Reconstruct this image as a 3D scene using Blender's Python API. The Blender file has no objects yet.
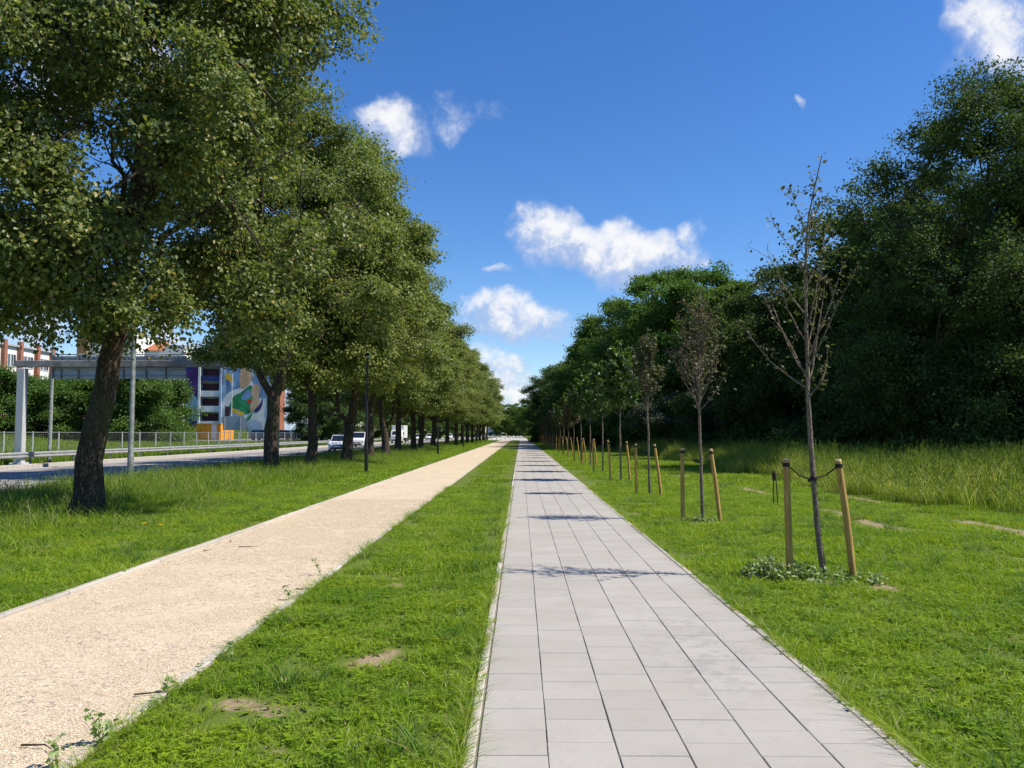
import bpy, math, random
import numpy as np
from mathutils import Vector

R = math.radians
PI = math.pi
# ------------------------------------------------------------------ camera, sky, sun, exposure
scene = bpy.context.scene
COL = scene.collection
FPX, CAMH, VX, VY = 810.0, 1.6, 521.0, 433.0
cam_d = bpy.data.cameras.new("camera")
cam = bpy.data.objects.new("camera", cam_d)
COL.objects.link(cam)
cam_d.sensor_width = 36.0
cam_d.lens = 36.0 * FPX / 1024.0
cam_d.clip_start = 0.05
cam_d.clip_end = 5000
cam.location = (0, 0, CAMH)
cam.rotation_euler = (R(90) + math.atan((VY - 384) / FPX), 0, math.atan((VX - 512) / FPX))
scene.camera = cam

SUN_EL = R(53)
SUN_DIR = Vector((math.cos(SUN_EL) * 0.994, math.cos(SUN_EL) * -0.11, math.sin(SUN_EL))).normalized()
sun_d = bpy.data.lights.new("sun", 'SUN')
sun_d.energy = 5.0
sun_d.angle = R(0.53)
sun_d.color = (1.0, 0.92, 0.78)
sun = bpy.data.objects.new("sun", sun_d)
COL.objects.link(sun)
sun.rotation_euler = SUN_DIR.to_track_quat('Z', 'Y').to_euler()

scene.view_settings.view_transform = 'Standard'
scene.view_settings.look = 'None'
scene.view_settings.exposure = 0.5
scene.view_settings.gamma = 1.0
scene.view_settings.use_curve_mapping = False
cy = scene.cycles
cy.max_bounces = 6
cy.diffuse_bounces = 3
cy.glossy_bounces = 2
cy.transmission_bounces = 4
cy.transparent_max_bounces = 6
cy.caustics_reflective = False
cy.caustics_refractive = False
cy.use_denoising = True


# ------------------------------------------------------------------ node helpers
class NT:
    def __init__(s, tree):
        s.t = tree
        s.n = tree.nodes
        s.l = tree.links

    def new(s, typ, **kw):
        n = s.n.new(typ)
        for k, v in kw.items():
            setattr(n, k, v)
        return n

    def link(s, a, b):
        s.l.new(a, b)

    def val(s, sock, v):
        if isinstance(v, bpy.types.NodeSocket):
            s.link(v, sock)
        else:
            sock.default_value = v

    def math(s, op, a, b=None, c=None, clamp=False):
        n = s.new('ShaderNodeMath', operation=op)
        n.use_clamp = clamp
        for i, v in enumerate((a, b, c)):
            if v is not None:
                s.val(n.inputs[i], v)
        return n.outputs[0]

    def mix(s, f, a, b, blend='MIX'):
        n = s.new('ShaderNodeMix', data_type='RGBA', blend_type=blend)
        s.val(n.inputs[0], f)
        s.val(n.inputs[6], a if not isinstance(a, tuple) else (*a, 1)[:4])
        s.val(n.inputs[7], b if not isinstance(b, tuple) else (*b, 1)[:4])
        return n.outputs[2]

    def noise(s, vec, scale, detail=3, rough=0.55, dist=0.0, dims='3D'):
        n = s.new('ShaderNodeTexNoise', noise_dimensions=dims)
        if vec is not None:
            s.link(vec, n.inputs['Vector'])
        n.inputs['Scale'].default_value = scale
        n.inputs['Detail'].default_value = detail
        n.inputs['Roughness'].default_value = rough
        n.inputs['Distortion'].default_value = dist
        return n.outputs[0]

    def ramp(s, f, stops, interp='LINEAR'):
        n = s.new('ShaderNodeValToRGB')
        cr = n.color_ramp
        cr.interpolation = interp
        while len(cr.elements) < len(stops):
            cr.elements.new(0.5)
        for e, (p, c) in zip(cr.elements, stops):
            e.position = p
            e.color = (*c, 1) if len(c) == 3 else c
        s.link(f, n.inputs[0])
        return n.outputs[0]

    def smooth(s, f, lo, hi):
        n = s.new('ShaderNodeMapRange', interpolation_type='SMOOTHSTEP')
        s.val(n.inputs[0], f)
        n.inputs[1].default_value = lo
        n.inputs[2].default_value = hi
        return n.outputs[0]


# world: physical sky with scattered cumulus, laid out by direction
world = bpy.data.worlds.new("World")
scene.world = world
world.use_nodes = True
W = NT(world.node_tree)
W.n.clear()
sky = W.new('ShaderNodeTexSky', sky_type='NISHITA')
sky.sun_disc = False
sky.sun_elevation = SUN_EL
sky.sun_rotation = math.atan2(SUN_DIR.x, SUN_DIR.y)
sky.air_density = 1.0
sky.dust_density = 0.1
sky.ozone_density = 5.0
tc = W.new('ShaderNodeTexCoord')
sep = W.new('ShaderNodeSeparateXYZ')
W.link(tc.outputs['Generated'], sep.inputs[0])
az = W.math('ARCTAN2', sep.outputs[0], sep.outputs[1])
el = W.math('ARCSINE', sep.outputs[2])
vec = W.new('ShaderNodeCombineXYZ')
W.link(az, vec.inputs[0])
W.link(el, vec.inputs[1])
nz = W.noise(vec.outputs[0], 11.0, 12, 0.62, 0.5)
nz2 = W.noise(vec.outputs[0], 38.0, 10, 0.68, 0.3)
nzw = W.new('ShaderNodeTexNoise')
W.link(vec.outputs[0], nzw.inputs['Vector'])
nzw.inputs['Scale'].default_value = 14
nzw.inputs['Detail'].default_value = 4
# warp
wv = W.new('ShaderNodeVectorMath', operation='SUBTRACT')
W.link(nzw.outputs[1], wv.inputs[0])
wv.inputs[1].default_value = (0.5, 0.5, 0.5)
wv2 = W.new('ShaderNodeVectorMath', operation='SCALE')
W.link(wv.outputs[0], wv2.inputs[0])
wv2.inputs['Scale'].default_value = 0.085
wv3 = W.new('ShaderNodeVectorMath', operation='ADD')
W.link(vec.outputs[0], wv3.inputs[0])
W.link(wv2.outputs[0], wv3.inputs[1])
ws = W.new('ShaderNodeSeparateXYZ')
W.link(wv3.outputs[0], ws.inputs[0])
CLOUDS = [(556, 234, 44, 24, 1.0), (592, 238, 50, 24, 1.15), (636, 250, 50, 25, 1.15), (668, 256, 40, 24, 1.0), (686, 232, 18, 22, .85), (630, 270, 34, 12, .8), (548, 262, 14, 16, .4),
          (513, 318, 62, 22, 1.0), (480, 305, 26, 16, .8), (505, 368, 26, 18, 1.0), (505, 392, 34, 20, 1.0), (478, 360, 30, 20, .8), (520, 400, 40, 10, .8),
          (390, 122, 38, 24, 1.0), (444, 110, 30, 18, .6), (488, 104, 14, 12, .3),
          (1000, 28, 54, 34, 0.95), (1060, 60, 60, 40, 1), (498, 257, 12, 9, .75), (808, 100, 7, 9, .38),
          (20, 338, 80, 26, .7), (25, 95, 40, 30, .9), (140, 60, 46, 26, .8), (150, 340, 70, 20, .7), (230, 200, 60, 30, .8),
          (-120, 200, 90, 50, 1.0), (1180, 220, 90, 50, 1.0), (1300, 60, 130, 50, 1.0), (-300, 60, 130, 60, 1.0)]
acc = None
under = None
for (px, py, rx, ry, amp) in CLOUDS:
    a0 = math.atan((px - VX) / FPX)
    e0 = math.atan((VY - py) / FPX * math.cos(a0))
    dx = W.math('DIVIDE', W.math('SUBTRACT', ws.outputs[0], a0), rx / FPX * math.cos(a0) ** 2 * 1.25)
    dy = W.math('DIVIDE', W.math('SUBTRACT', ws.outputs[1], e0), ry / FPX * 1.25)
    d2 = W.math('ADD', W.math('MULTIPLY', dx, dx), W.math('MULTIPLY', dy, dy))
    g = W.math('MULTIPLY', W.math('SUBTRACT', 1.0, W.math('MINIMUM', d2, 1.0)), amp)
    gl = W.math('MULTIPLY', g, dy)
    acc = g if acc is None else W.math('MAXIMUM', acc, g)
    under = gl if under is None else W.math('ADD', under, gl)
dens = W.math('ADD', acc, W.math('MULTIPLY', W.math('SUBTRACT', nz, 0.5), 1.5))
dens = W.math('ADD', dens, W.math('MULTIPLY', W.math('SUBTRACT', nz2, 0.5), 1.1))
dens = W.math('MULTIPLY', dens, W.smooth(acc, 0.0, 0.12))
alpha = W.smooth(dens, 0.08, 1.15)
shade = W.smooth(W.math('ADD', W.math('ADD', dens, W.math('MULTIPLY', under, 0.9)), W.math('MULTIPLY', W.math('SUBTRACT', nz2, 0.5), 1.6)), 0.15, 1.3)
ccol = W.ramp(shade, [(0.0, (2.9, 3.5, 5.0)), (0.4, (3.9, 4.4, 5.5)), (0.75, (5.2, 5.4, 5.9)), (1.0, (6.1, 6.1, 6.15))])
# very thin high veil keeps the blue uneven
skyc = W.mix(W.math('MULTIPLY', alpha, 0.96), sky.outputs[0], ccol)
hsv = W.new('ShaderNodeHueSaturation')
hsv.inputs['Saturation'].default_value = 1.24
hsv.inputs['Hue'].default_value = 0.509
W.link(sky.outputs[0], hsv.inputs['Color'])
skyc = W.mix(W.math('MULTIPLY', alpha, 0.96), hsv.outputs[0], ccol)
bg = W.new('ShaderNodeBackground')
W.link(skyc, bg.inputs[0])
bg.inputs[1].default_value = 0.113
wo = W.new('ShaderNodeOutputWorld')
W.link(bg.outputs[0], wo.inputs[0])


# ------------------------------------------------------------------ object helpers
def link(o, parent=None):
    COL.objects.link(o)
    if parent is not None:
        o.parent = parent
    return o


def tag(o, label=None, cat=None, group=None, kind=None):
    if label: o['label'] = label
    if cat: o['category'] = cat
    if group: o['group'] = group
    if kind: o['kind'] = kind
    return o


def empty(name, loc=(0, 0, 0), rz=0.0, label=None, cat=None, group=None):
    o = bpy.data.objects.new(name, None)
    o.empty_display_size = 0.2
    COL.objects.link(o)
    o.location = loc
    o.rotation_euler = (0, 0, rz)
    return tag(o, label, cat, group)


def tree_children():
    d = {}
    for o in scene.objects:
        if o.parent is not None:
            d.setdefault(o.parent.name, []).append(o)
    return d


KIDS = {}


def reg(root, *kids):
    KIDS.setdefault(root.name, []).extend(kids)


def copy_tree(o, parent=None):
    c = o.copy()
    COL.objects.link(c)
    c.parent = parent
    if 'label' in c.keys() and parent is None:
        del c['label']
    for ch in o.children:
        copy_tree(ch, c)
    return c


def arr_mesh(name, verts, quads=None, tris=None, smooth=False, mats=None, midx=None):
    verts = np.asarray(verts, dtype=np.float32).reshape(-1, 3)
    nq = 0 if quads is None else len(quads)
    ntr = 0 if tris is None else len(tris)
    me = bpy.data.meshes.new(name)
    me.vertices.add(len(verts))
    me.vertices.foreach_set('co', verts.ravel())
    loops = []
    if nq: loops.append(np.asarray(quads, dtype=np.int32).ravel())
    if ntr: loops.append(np.asarray(tris, dtype=np.int32).ravel())
    loops = np.concatenate(loops)
    me.loops.add(len(loops))
    me.loops.foreach_set('vertex_index', loops)
    starts = np.concatenate([np.arange(nq) * 4, nq * 4 + np.arange(ntr) * 3]).astype(np.int32)
    me.polygons.add(nq + ntr)
    me.polygons.foreach_set('loop_start', starts)
    me.polygons.foreach_set('use_smooth', np.full(nq + ntr, bool(smooth), dtype=bool))
    if midx is not None:
        me.polygons.foreach_set('material_index', np.asarray(midx, dtype=np.int32))
    for m in (mats or []):
        me.materials.append(m)
    me.update(calc_edges=True)
    return me


class MB:
    """Collects shapes, then links them as one mesh object."""

    def __init__(s):
        s.v = []
        s.f = []
        s.m = []
        s.cur = 0

    def poly(s, pts, idx=None):
        b = len(s.v)
        s.v.extend([tuple(p) for p in pts])
        if idx is None:
            s.f.append(tuple(range(b, b + len(pts))))
            s.m.append(s.cur)
        else:
            for f in idx:
                s.f.append(tuple(b + i for i in f))
                s.m.append(s.cur)
        return s

    def box(s, x0, x1, y0, y1, z0, z1, bev=0.0):
        if bev <= 0:
            return s.poly([(x0, y0, z0), (x1, y0, z0), (x1, y1, z0), (x0, y1, z0), (x0, y0, z1), (x1, y0, z1), (x1, y1, z1), (x0, y1, z1)],
                          [(3, 2, 1, 0), (4, 5, 6, 7), (0, 1, 5, 4), (1, 2, 6, 5), (2, 3, 7, 6), (3, 0, 4, 7)])
        b = bev
        rings = []
        for z, o in ((z0, b), (z0 + b, 0), (z1 - b, 0), (z1, b)):
            rings.append([(x0 + b + (o and 0), y0 + o, z), (x1 - b, y0 + o, z), (x1 - o, y0 + b, z), (x1 - o, y1 - b, z), (x1 - b, y1 - o, z),
                          (x0 + b, y1 - o, z), (x0 + o, y1 - b, z), (x0 + o, y0 + b, z)])
        return s.loft(rings, True)

    def loft(s, rings, caps=True):
        b = len(s.v)
        n = len(rings[0])
        for r in rings:
            s.v.extend([tuple(p) for p in r])
        for k in range(len(rings) - 1):
            for i in range(n):
                j = (i + 1) % n
                s.f.append((b + k * n + i, b + k * n + j, b + (k + 1) * n + j, b + (k + 1) * n + i))
                s.m.append(s.cur)
        if caps:
            s.f.append(tuple(b + i for i in reversed(range(n))))
            s.f.append(tuple(b + (len(rings) - 1) * n + i for i in range(n)))
            s.m += [s.cur, s.cur]
        return s

    def tube(s, pts, rad, sides=8, caps=True):
        pts = [Vector(p) for p in pts]
        n = len(pts)
        if not hasattr(rad, '__len__'):
            rad = [rad] * n
        t = (pts[1] - pts[0]).normalized()
        u = t.orthogonal().normalized()
        rings = []
        for i, p in enumerate(pts):
            if i == 0:
                t = pts[1] - pts[0]
            elif i == n - 1:
                t = pts[-1] - pts[-2]
            else:
                t = pts[i + 1] - pts[i - 1]
            t.normalize()
            u = (u - t * u.dot(t)).normalized()
            w = t.cross(u)
            rings.append([p + (u * math.cos(a) + w * math.sin(a)) * rad[i] for a in [2 * PI * k / sides for k in range(sides)]])
        return s.loft(rings, caps)

    def build(s, name, mat, parent=None, smooth=False, bevel=0):
        me = bpy.data.meshes.new(name)
        me.from_pydata([tuple(v) for v in s.v], [], s.f)
        mats = mat if isinstance(mat, (list, tuple)) else [mat]
        for m in mats:
            me.materials.append(m)
        if len(mats) > 1:
            me.polygons.foreach_set('material_index', np.array(s.m, dtype=np.int32))
        me.polygons.foreach_set('use_smooth', np.full(len(s.f), bool(smooth), dtype=bool))
        me.update()
        o = bpy.data.objects.new(name, me)
        if smooth and hasattr(me, 'set_sharp_from_angle'):
            me.set_sharp_from_angle(angle=R(40))
        return link(o, parent)


def AX(px, Y):
    return (px - VX) / FPX * Y


def ZH(py, Y):
    return CAMH + (VY - py) / FPX * Y


ORD = ['first', 'second', 'third', 'fourth', 'fifth', 'sixth', 'seventh', 'eighth', 'ninth', 'tenth', 'eleventh', 'twelfth', 'thirteenth',
       'fourteenth', 'fifteenth', 'sixteenth', 'seventeenth', 'eighteenth', 'nineteenth', 'twentieth', 'twenty-first', 'twenty-second',
       'twenty-third', 'twenty-fourth', 'twenty-fifth', 'twenty-sixth', 'twenty-seventh', 'twenty-eighth', 'twenty-ninth', 'thirtieth', 'thirty-first', 'thirty-second', 'thirty-third', 'thirty-fourth']


# ------------------------------------------------------------------ materials
def mat(name):
    m = bpy.data.materials.new(name)
    m.use_nodes = True
    t = NT(m.node_tree)
    t.n.clear()
    out = t.new('ShaderNodeOutputMaterial')
    return m, t, out


def principled(t, out, col, rough=0.7, metal=0.0, spec=0.4, bump=None, bstr=0.3, bdist=0.01):
    p = t.new('ShaderNodeBsdfPrincipled')
    t.val(p.inputs['Base Color'], col if not isinstance(col, tuple) else (*col, 1)[:4])
    t.val(p.inputs['Roughness'], rough)
    p.inputs['Metallic'].default_value = metal
    p.inputs['Specular IOR Level'].default_value = spec
    if bump is not None:
        b = t.new('ShaderNodeBump')
        b.inputs['Strength'].default_value = bstr
        b.inputs['Distance'].default_value = bdist
        t.link(bump, b.inputs['Height'])
        t.link(b.outputs[0], p.inputs['Normal'])
    t.link(p.outputs[0], out.inputs[0])
    return p


def simple(name, col, rough=0.6, metal=0.0, var=0.12, scale=6.0, spec=0.4):
    m, t, out = mat(name)
    geo = t.new('ShaderNodeNewGeometry')
    n = t.noise(geo.outputs['Position'], scale, 5)
    c = t.mix(t.smooth(n, 0.3, 0.7), tuple(x * (1 - var) for x in col), tuple(min(1, x * (1 + var)) for x in col))
    principled(t, out, c, rough, metal, spec)
    return m


def leaf_mat(name, stops, trans=0.35, tcol=1.5, rough=0.42, spec=0.45, yel=None):
    m, t, out = mat(name)
    geo = t.new('ShaderNodeNewGeometry')
    rnd = geo.outputs['Random Per Island']
    col = t.ramp(rnd, stops)
    oi = t.new('ShaderNodeObjectInfo')
    big = t.noise(geo.outputs['Position'], 0.55, 2)
    hs = t.new('ShaderNodeHueSaturation')
    t.link(col, hs.inputs['Color'])
    t.link(t.math('ADD', 0.487, t.math('MULTIPLY', oi.outputs['Random'], 0.022)), hs.inputs['Hue'])
    t.link(t.math('ADD', 0.78, t.math('MULTIPLY', big, 0.45)), hs.inputs['Value'])
    col = hs.outputs[0]
    p = t.new('ShaderNodeBsdfPrincipled')
    t.link(col, p.inputs['Base Color'])
    p.inputs['Roughness'].default_value = rough
    p.inputs['Specular IOR Level'].default_value = spec
    tr = t.new('ShaderNodeBsdfTranslucent')
    tcn = t.mix(1.0, col, (tcol * 1.0, tcol * 1.05, tcol * 0.45), 'MULTIPLY')
    t.link(tcn, tr.inputs[0])
    mx = t.new('ShaderNodeMixShader')
    mx.inputs[0].default_value = trans
    t.link(p.outputs[0], mx.inputs[1])
    t.link(tr.outputs[0], mx.inputs[2])
    t.link(mx.outputs[0], out.inputs[0])
    return m


def bark_mat(name, c0, c1, scale=1.0, rough=0.9):
    m, t, out = mat(name)
    tcn = t.new('ShaderNodeTexCoord')
    mp = t.new('ShaderNodeMapping')
    mp.inputs['Scale'].default_value = (1, 1, 0.16)
    t.link(tcn.outputs['Object'], mp.inputs[0])
    n = t.noise(mp.outputs[0], 20 * scale, 8, 0.72, 1.2)
    v = t.new('ShaderNodeTexVoronoi', feature='DISTANCE_TO_EDGE')
    wn = t.new('ShaderNodeTexNoise')
    t.link(tcn.outputs['Object'], wn.inputs['Vector'])
    wn.inputs['Scale'].default_value = 7 * scale
    wn.inputs['Detail'].default_value = 4
    wm = t.new('ShaderNodeVectorMath', operation='MULTIPLY_ADD')
    t.link(wn.outputs[1], wm.inputs[0])
    wm.inputs[1].default_value = (.16 / scale, .16 / scale, .16 / scale)
    t.link(mp.outputs[0], wm.inputs[2])
    t.link(wm.outputs[0], v.inputs['Vector'])
    v.inputs['Scale'].default_value = 17 * scale
    h = t.math('ADD', n, t.math('MULTIPLY', t.smooth(v.outputs[0], 0.0, 0.3), 0.28))
    big = t.noise(tcn.outputs['Object'], 1.3, 3)
    c = t.ramp(h, [(0.35, tuple(x * 0.4 for x in c0)), (0.62, c0), (0.85, c1)])
    c = t.mix(t.smooth(big, 0.45, 0.7), c, (0.06, 0.065, 0.03), 'MIX') if scale < 1.5 else c
    principled(t, out, c, rough, 0, 0.15, h, 0.9, 0.03 / scale)
    return m


M = {}
M['linden'] = leaf_mat('linden_leaf', [(0.0, (0.084, 0.136, 0.036)), (0.35, (0.135, 0.188, 0.050)), (0.75, (0.195, 0.245, 0.070)), (0.9, (0.275, 0.295, 0.09)), (0.97, (0.30, 0.30, 0.13)), (1.0, (0.36, 0.32, 0.16))], 0.36, 1.45, .5, .3)
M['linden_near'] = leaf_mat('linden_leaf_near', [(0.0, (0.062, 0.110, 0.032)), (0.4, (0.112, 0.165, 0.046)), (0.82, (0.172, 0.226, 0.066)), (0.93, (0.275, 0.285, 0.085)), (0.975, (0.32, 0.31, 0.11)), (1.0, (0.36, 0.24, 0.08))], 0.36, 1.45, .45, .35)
M['maple'] = leaf_mat('maple_leaf', [(0.0, (0.055, 0.112, 0.018)), (0.5, (0.09, 0.165, 0.026)), (1.0, (0.14, 0.23, 0.042))], 0.3, 1.4, .6, .2)
M['ash'] = leaf_mat('ash_leaf', [(0.0, (0.04, 0.09, 0.016)), (0.5, (0.07, 0.14, 0.024)), (1.0, (0.115, 0.20, 0.036))], 0.35, 1.5, .55, .25)
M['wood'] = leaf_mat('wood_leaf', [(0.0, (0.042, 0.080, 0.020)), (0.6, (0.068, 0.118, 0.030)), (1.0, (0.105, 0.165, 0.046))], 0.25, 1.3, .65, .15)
M['willow'] = leaf_mat('willow_leaf', [(0.0, (0.05, 0.07, 0.04)), (1.0, (0.12, 0.15, 0.085))], 0.3, 1.1, 0.6)
M['sapleaf_brown'] = leaf_mat('sapling_leaf_brown', [(0.0, (0.07, 0.055, 0.035)), (0.5, (0.12, 0.10, 0.065)), (1.0, (0.16, 0.16, 0.09))], 0.3, 1.2, 0.6)
M['sapleaf_olive'] = leaf_mat('sapling_leaf_olive', [(0.0, (0.055, 0.06, 0.025)), (0.6, (0.10, 0.11, 0.05)), (1.0, (0.17, 0.17, 0.09))], 0.3, 1.3, 0.55)
M['sapleaf_green'] = leaf_mat('sapling_leaf_green', [(0.0, (0.04, 0.09, 0.02)), (1.0, (0.09, 0.16, 0.035))], 0.35, 1.4)
M['weed'] = leaf_mat('weed_leaf', [(0.0, (0.18, 0.26, 0.08)), (0.7, (0.27, 0.36, 0.13)), (1.0, (0.38, 0.44, 0.22))], 0.3, 1.3)
M['bark'] = bark_mat('linden_bark', (0.055, 0.042, 0.033), (0.15, 0.12, 0.095))
M['bark_wood'] = bark_mat('wood_bark', (0.06, 0.052, 0.042), (0.13, 0.115, 0.095))
M['bark_sap'] = bark_mat('sapling_bark', (0.16, 0.125, 0.095), (0.33, 0.28, 0.22), 3.0)
M['concrete'] = simple('kerb_concrete', (0.42, 0.40, 0.37), 0.85, var=0.2, scale=9)
M['galv'] = simple('galvanised_steel', (0.40, 0.42, 0.43), 0.45, 0.4, var=0.15, scale=3)
M['galv_pole'] = simple('shade_darkened_zinc', (0.13, 0.155, 0.15), 0.6, 0.1, var=0.35, scale=5)  # green-grey zinc, with the shade on the near lamp put into the colour
M['rustgalv'] = simple('stained_galvanised_steel', (0.27, 0.25, 0.235), 0.6, 0.2, var=0.35, scale=2)
M['galv_dark'] = simple('weathered_steel', (0.20, 0.22, 0.23), 0.5, 0.4, var=0.15)
M['paintgrey'] = simple('light_grey_paint', (0.46, 0.48, 0.50), 0.5, 0.0, var=0.08)
M['panelback'] = simple('sign_back_aluminium', (0.26, 0.31, 0.38), 0.4, 0.3, var=0.1, scale=1.5)
M['black'] = simple('black_powder_coat', (0.012, 0.012, 0.013), 0.35, 0.0, var=0.2)
M['lens'] = simple('lamp_lens', (0.5, 0.5, 0.48), 0.2, 0.0)
M['rubber'] = simple('rubber', (0.015, 0.015, 0.015), 0.8)
M['rim'] = simple('alloy_rim', (0.35, 0.35, 0.36), 0.3, 0.7)
M['strap'] = simple('dark_webbing', (0.012, 0.012, 0.012), 0.85)
M['white_car'] = simple('white_car_paint', (0.72, 0.73, 0.74), 0.25, var=0.03, spec=0.6)
M['silver_car'] = simple('silver_car_paint', (0.42, 0.44, 0.47), 0.3, 0.5, var=0.05, spec=0.6)
M['dark_car'] = simple('dark_car_paint', (0.03, 0.035, 0.045), 0.25, 0.0, spec=0.6)
M['car_glass'] = simple('car_glass', (0.012, 0.016, 0.02), 0.06, 0.0, spec=0.9)
M['plastic'] = simple('black_plastic', (0.02, 0.02, 0.022), 0.6)
M['headlight'] = simple('headlight_lens', (0.6, 0.62, 0.65), 0.1, 0.2, spec=0.8)
M['box_white'] = simple('box_body_white', (0.66, 0.68, 0.70), 0.4, var=0.06, scale=1)
M['yellow'] = simple('orange_yellow_panel', (0.72, 0.30, 0.02), 0.55, var=0.12, scale=2)
M['white'] = simple('white_render', (0.70, 0.69, 0.66), 0.85, var=0.07, scale=0.8)
M['greywall'] = simple('grey_render', (0.36, 0.38, 0.40), 0.85, var=0.1, scale=0.8)
M['bluegrey'] = simple('blue_grey_render', (0.28, 0.34, 0.42), 0.85, var=0.1, scale=0.8)
M['rooftile'] = simple('orange_roof_tiles', (0.42, 0.15, 0.07), 0.8, var=0.2)
M['winglass'] = simple('window_glass', (0.05, 0.065, 0.08), 0.08, 0.0, spec=0.9, var=0.4, scale=0.9)
M['pvc'] = simple('window_frame_white', (0.7, 0.7, 0.7), 0.5)
M['bark_dead'] = simple('dead_stick', (0.06, 0.035, 0.022), 0.9, var=0.3, scale=30)
M['mpurple'] = simple('mural_purple', (0.10, 0.03, 0.17), 0.8, var=0.35, scale=0.6)
M['mnavy'] = simple('mural_navy', (0.02, 0.035, 0.14), 0.8, var=0.3, scale=0.6)
M['mblue'] = simple('mural_blue', (0.16, 0.27, 0.46), 0.8, var=0.2, scale=0.6)
M['msky'] = simple('mural_pale_blue', (0.36, 0.46, 0.60), 0.8, var=0.2, scale=0.6)
M['mgreen'] = simple('mural_green', (0.03, 0.24, 0.09), 0.8, var=0.4, scale=0.6)
M['mtan'] = simple('mural_tan', (0.55, 0.36, 0.22), 0.8, var=0.2, scale=0.6)
M['myellow'] = simple('mural_yellow', (0.75, 0.45, 0.04), 0.8, var=0.2, scale=0.6)
M['mred'] = simple('mural_red', (0.50, 0.05, 0.03), 0.8, var=0.2, scale=0.6)
M['mwhite'] = simple('mural_white', (0.68, 0.68, 0.68), 0.8, var=0.12, scale=0.6)
M['mmaroon'] = simple('loggia_maroon', (0.08, 0.025, 0.035), 0.8, var=0.3)
M['stems'] = simple('green_stem', (0.06, 0.09, 0.03), 0.7)
M['dandelion'] = simple('dandelion_yellow', (0.8, 0.62, 0.02), 0.7)


def brick_mat():
    m, t, out = mat('red_brick')
    geo = t.new('ShaderNodeTexCoord')
    b = t.new('ShaderNodeTexBrick')
    mp = t.new('ShaderNodeMapping')
    mp.inputs['Rotation'].default_value = (R(90), 0, 0)
    t.link(geo.outputs['Object'], mp.inputs[0])
    t.link(mp.outputs[0], b.inputs['Vector'])
    b.inputs['Scale'].default_value = 3.0
    b.inputs['Color1'].default_value = (0.30, 0.10, 0.055, 1)
    b.inputs['Color2'].default_value = (0.36, 0.13, 0.07, 1)
    b.inputs['Mortar'].default_value = (0.30, 0.2, 0.16, 1)
    principled(t, out, b.outputs[0], 0.9, 0, 0.2)
    return m


M['brick'] = brick_mat()
m, t, out = mat('brown_brick')
principled(t, out, t.mix(t.noise(t.new('ShaderNodeNewGeometry').outputs['Position'], 2.0, 4), (0.24, 0.13, 0.07), (0.34, 0.20, 0.11)), 0.9)
M['brownbrick'] = m


def wood_mat():
    m, t, out = mat('yellow_stake_wood')
    tcn = t.new('ShaderNodeTexCoord')
    mp = t.new('ShaderNodeMapping')
    mp.inputs['Scale'].default_value = (1, 1, 0.07)
    t.link(tcn.outputs['Object'], mp.inputs[0])
    n = t.noise(mp.outputs[0], 60, 5, 0.6, 0.5)
    n2 = t.noise(tcn.outputs['Object'], 3, 3)
    c = t.ramp(n, [(0.3, (0.27, 0.15, 0.045)), (0.6, (0.48, 0.30, 0.09)), (0.85, (0.58, 0.40, 0.17))])
    c = t.mix(t.smooth(n2, 0.5, 0.75), c, (0.30, 0.18, 0.07))
    principled(t, out, c, 0.75, 0, 0.25, n, 0.4, 0.003)
    return m


M['stake'] = wood_mat()
M['stake_end'] = simple('stake_end_grain', (0.62, 0.48, 0.28), 0.85, var=0.2, scale=60)


# ------------------------------------------------------------------ terrain and ground
def Hh(x, y):
    x = np.asarray(x, dtype=float)
    y = np.asarray(y, dtype=float)
    z = np.interp(x, [-400, -200, -75, -60, -55, -48, -40, -30, -26, -24.16, -24.14, -13.06, -13.04, 0],
                  [9, 4, 2.6, 2.3, 2.0, 0.6, 0.35, 0.2, 0.0, 0.0, -0.16, -0.16, 0.0, 0.0])
    bumps = 0.05 * np.sin(x * 0.8 + 1) * np.sin(y * 0.5) * np.clip((np.abs(x - 8) > 4.5) & (x > 9), 0, 1)
    return z + bumps


GR0, GR1 = -4.50, -2.14          # gravel path incl. kerbs
PA0, PAC, NCOL = -0.215, 0.346, 6  # slab path
PA1 = PA0 + PAC * NCOL
SOIL = [(-1.5, 4.85, .26, .14), (-1.38, 4.75, .12, .10), (-1.10, 5.75, .16, .22), (-0.95, 6.0, .10, .16), (-1.25, 4.2, .09, .14),
        (3.75, 8.55, .30, .20), (3.2, 8.8, .22, .2), (3.3, 14.6, .3, .3), (-1.35, 8.6, .12, .2), (-1.0, 3.6, .2, .14)]


def soil(x, y):
    """1 where the turf is worn through to bare earth."""
    x = np.asarray(x, float)
    y = np.asarray(y, float)
    wob = 0.4 * np.sin(x * 9 + 3 * np.sin(y * 4)) * np.sin(y * 7 + 2 * np.sin(x * 5)) + .35 * np.sin(x * 31 + 2 * np.sin(y * 17)) * np.sin(y * 27 + 2 * np.sin(x * 13))
    s = np.zeros_like(x)
    for (cx, cy_, rx, ry) in SOIL:
        d = np.sqrt(((x - cx) / rx) ** 2 + ((y - cy_) / ry) ** 2) + wob
        s = np.maximum(s, np.clip(1.4 - d, 0, 1))
    for (cx, w, amp) in ((6.35, .27, .85), (8.15, .27, .75)):
        cxx = cx + 0.12 * np.sin(y * 0.35)
        d = np.abs(x - cxx) / w
        on = np.clip(.45 + np.sin(y * 0.9 + cx) * .8 + np.sin(y * 2.3 + 1) * .4 + wob, 0, 1)
        s = np.maximum(s, np.clip(1.2 - d, 0, 1) * min(1, amp * 1.4) * on * (y > 7) * (y < 40))
    return np.clip(s, 0, 1)


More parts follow.
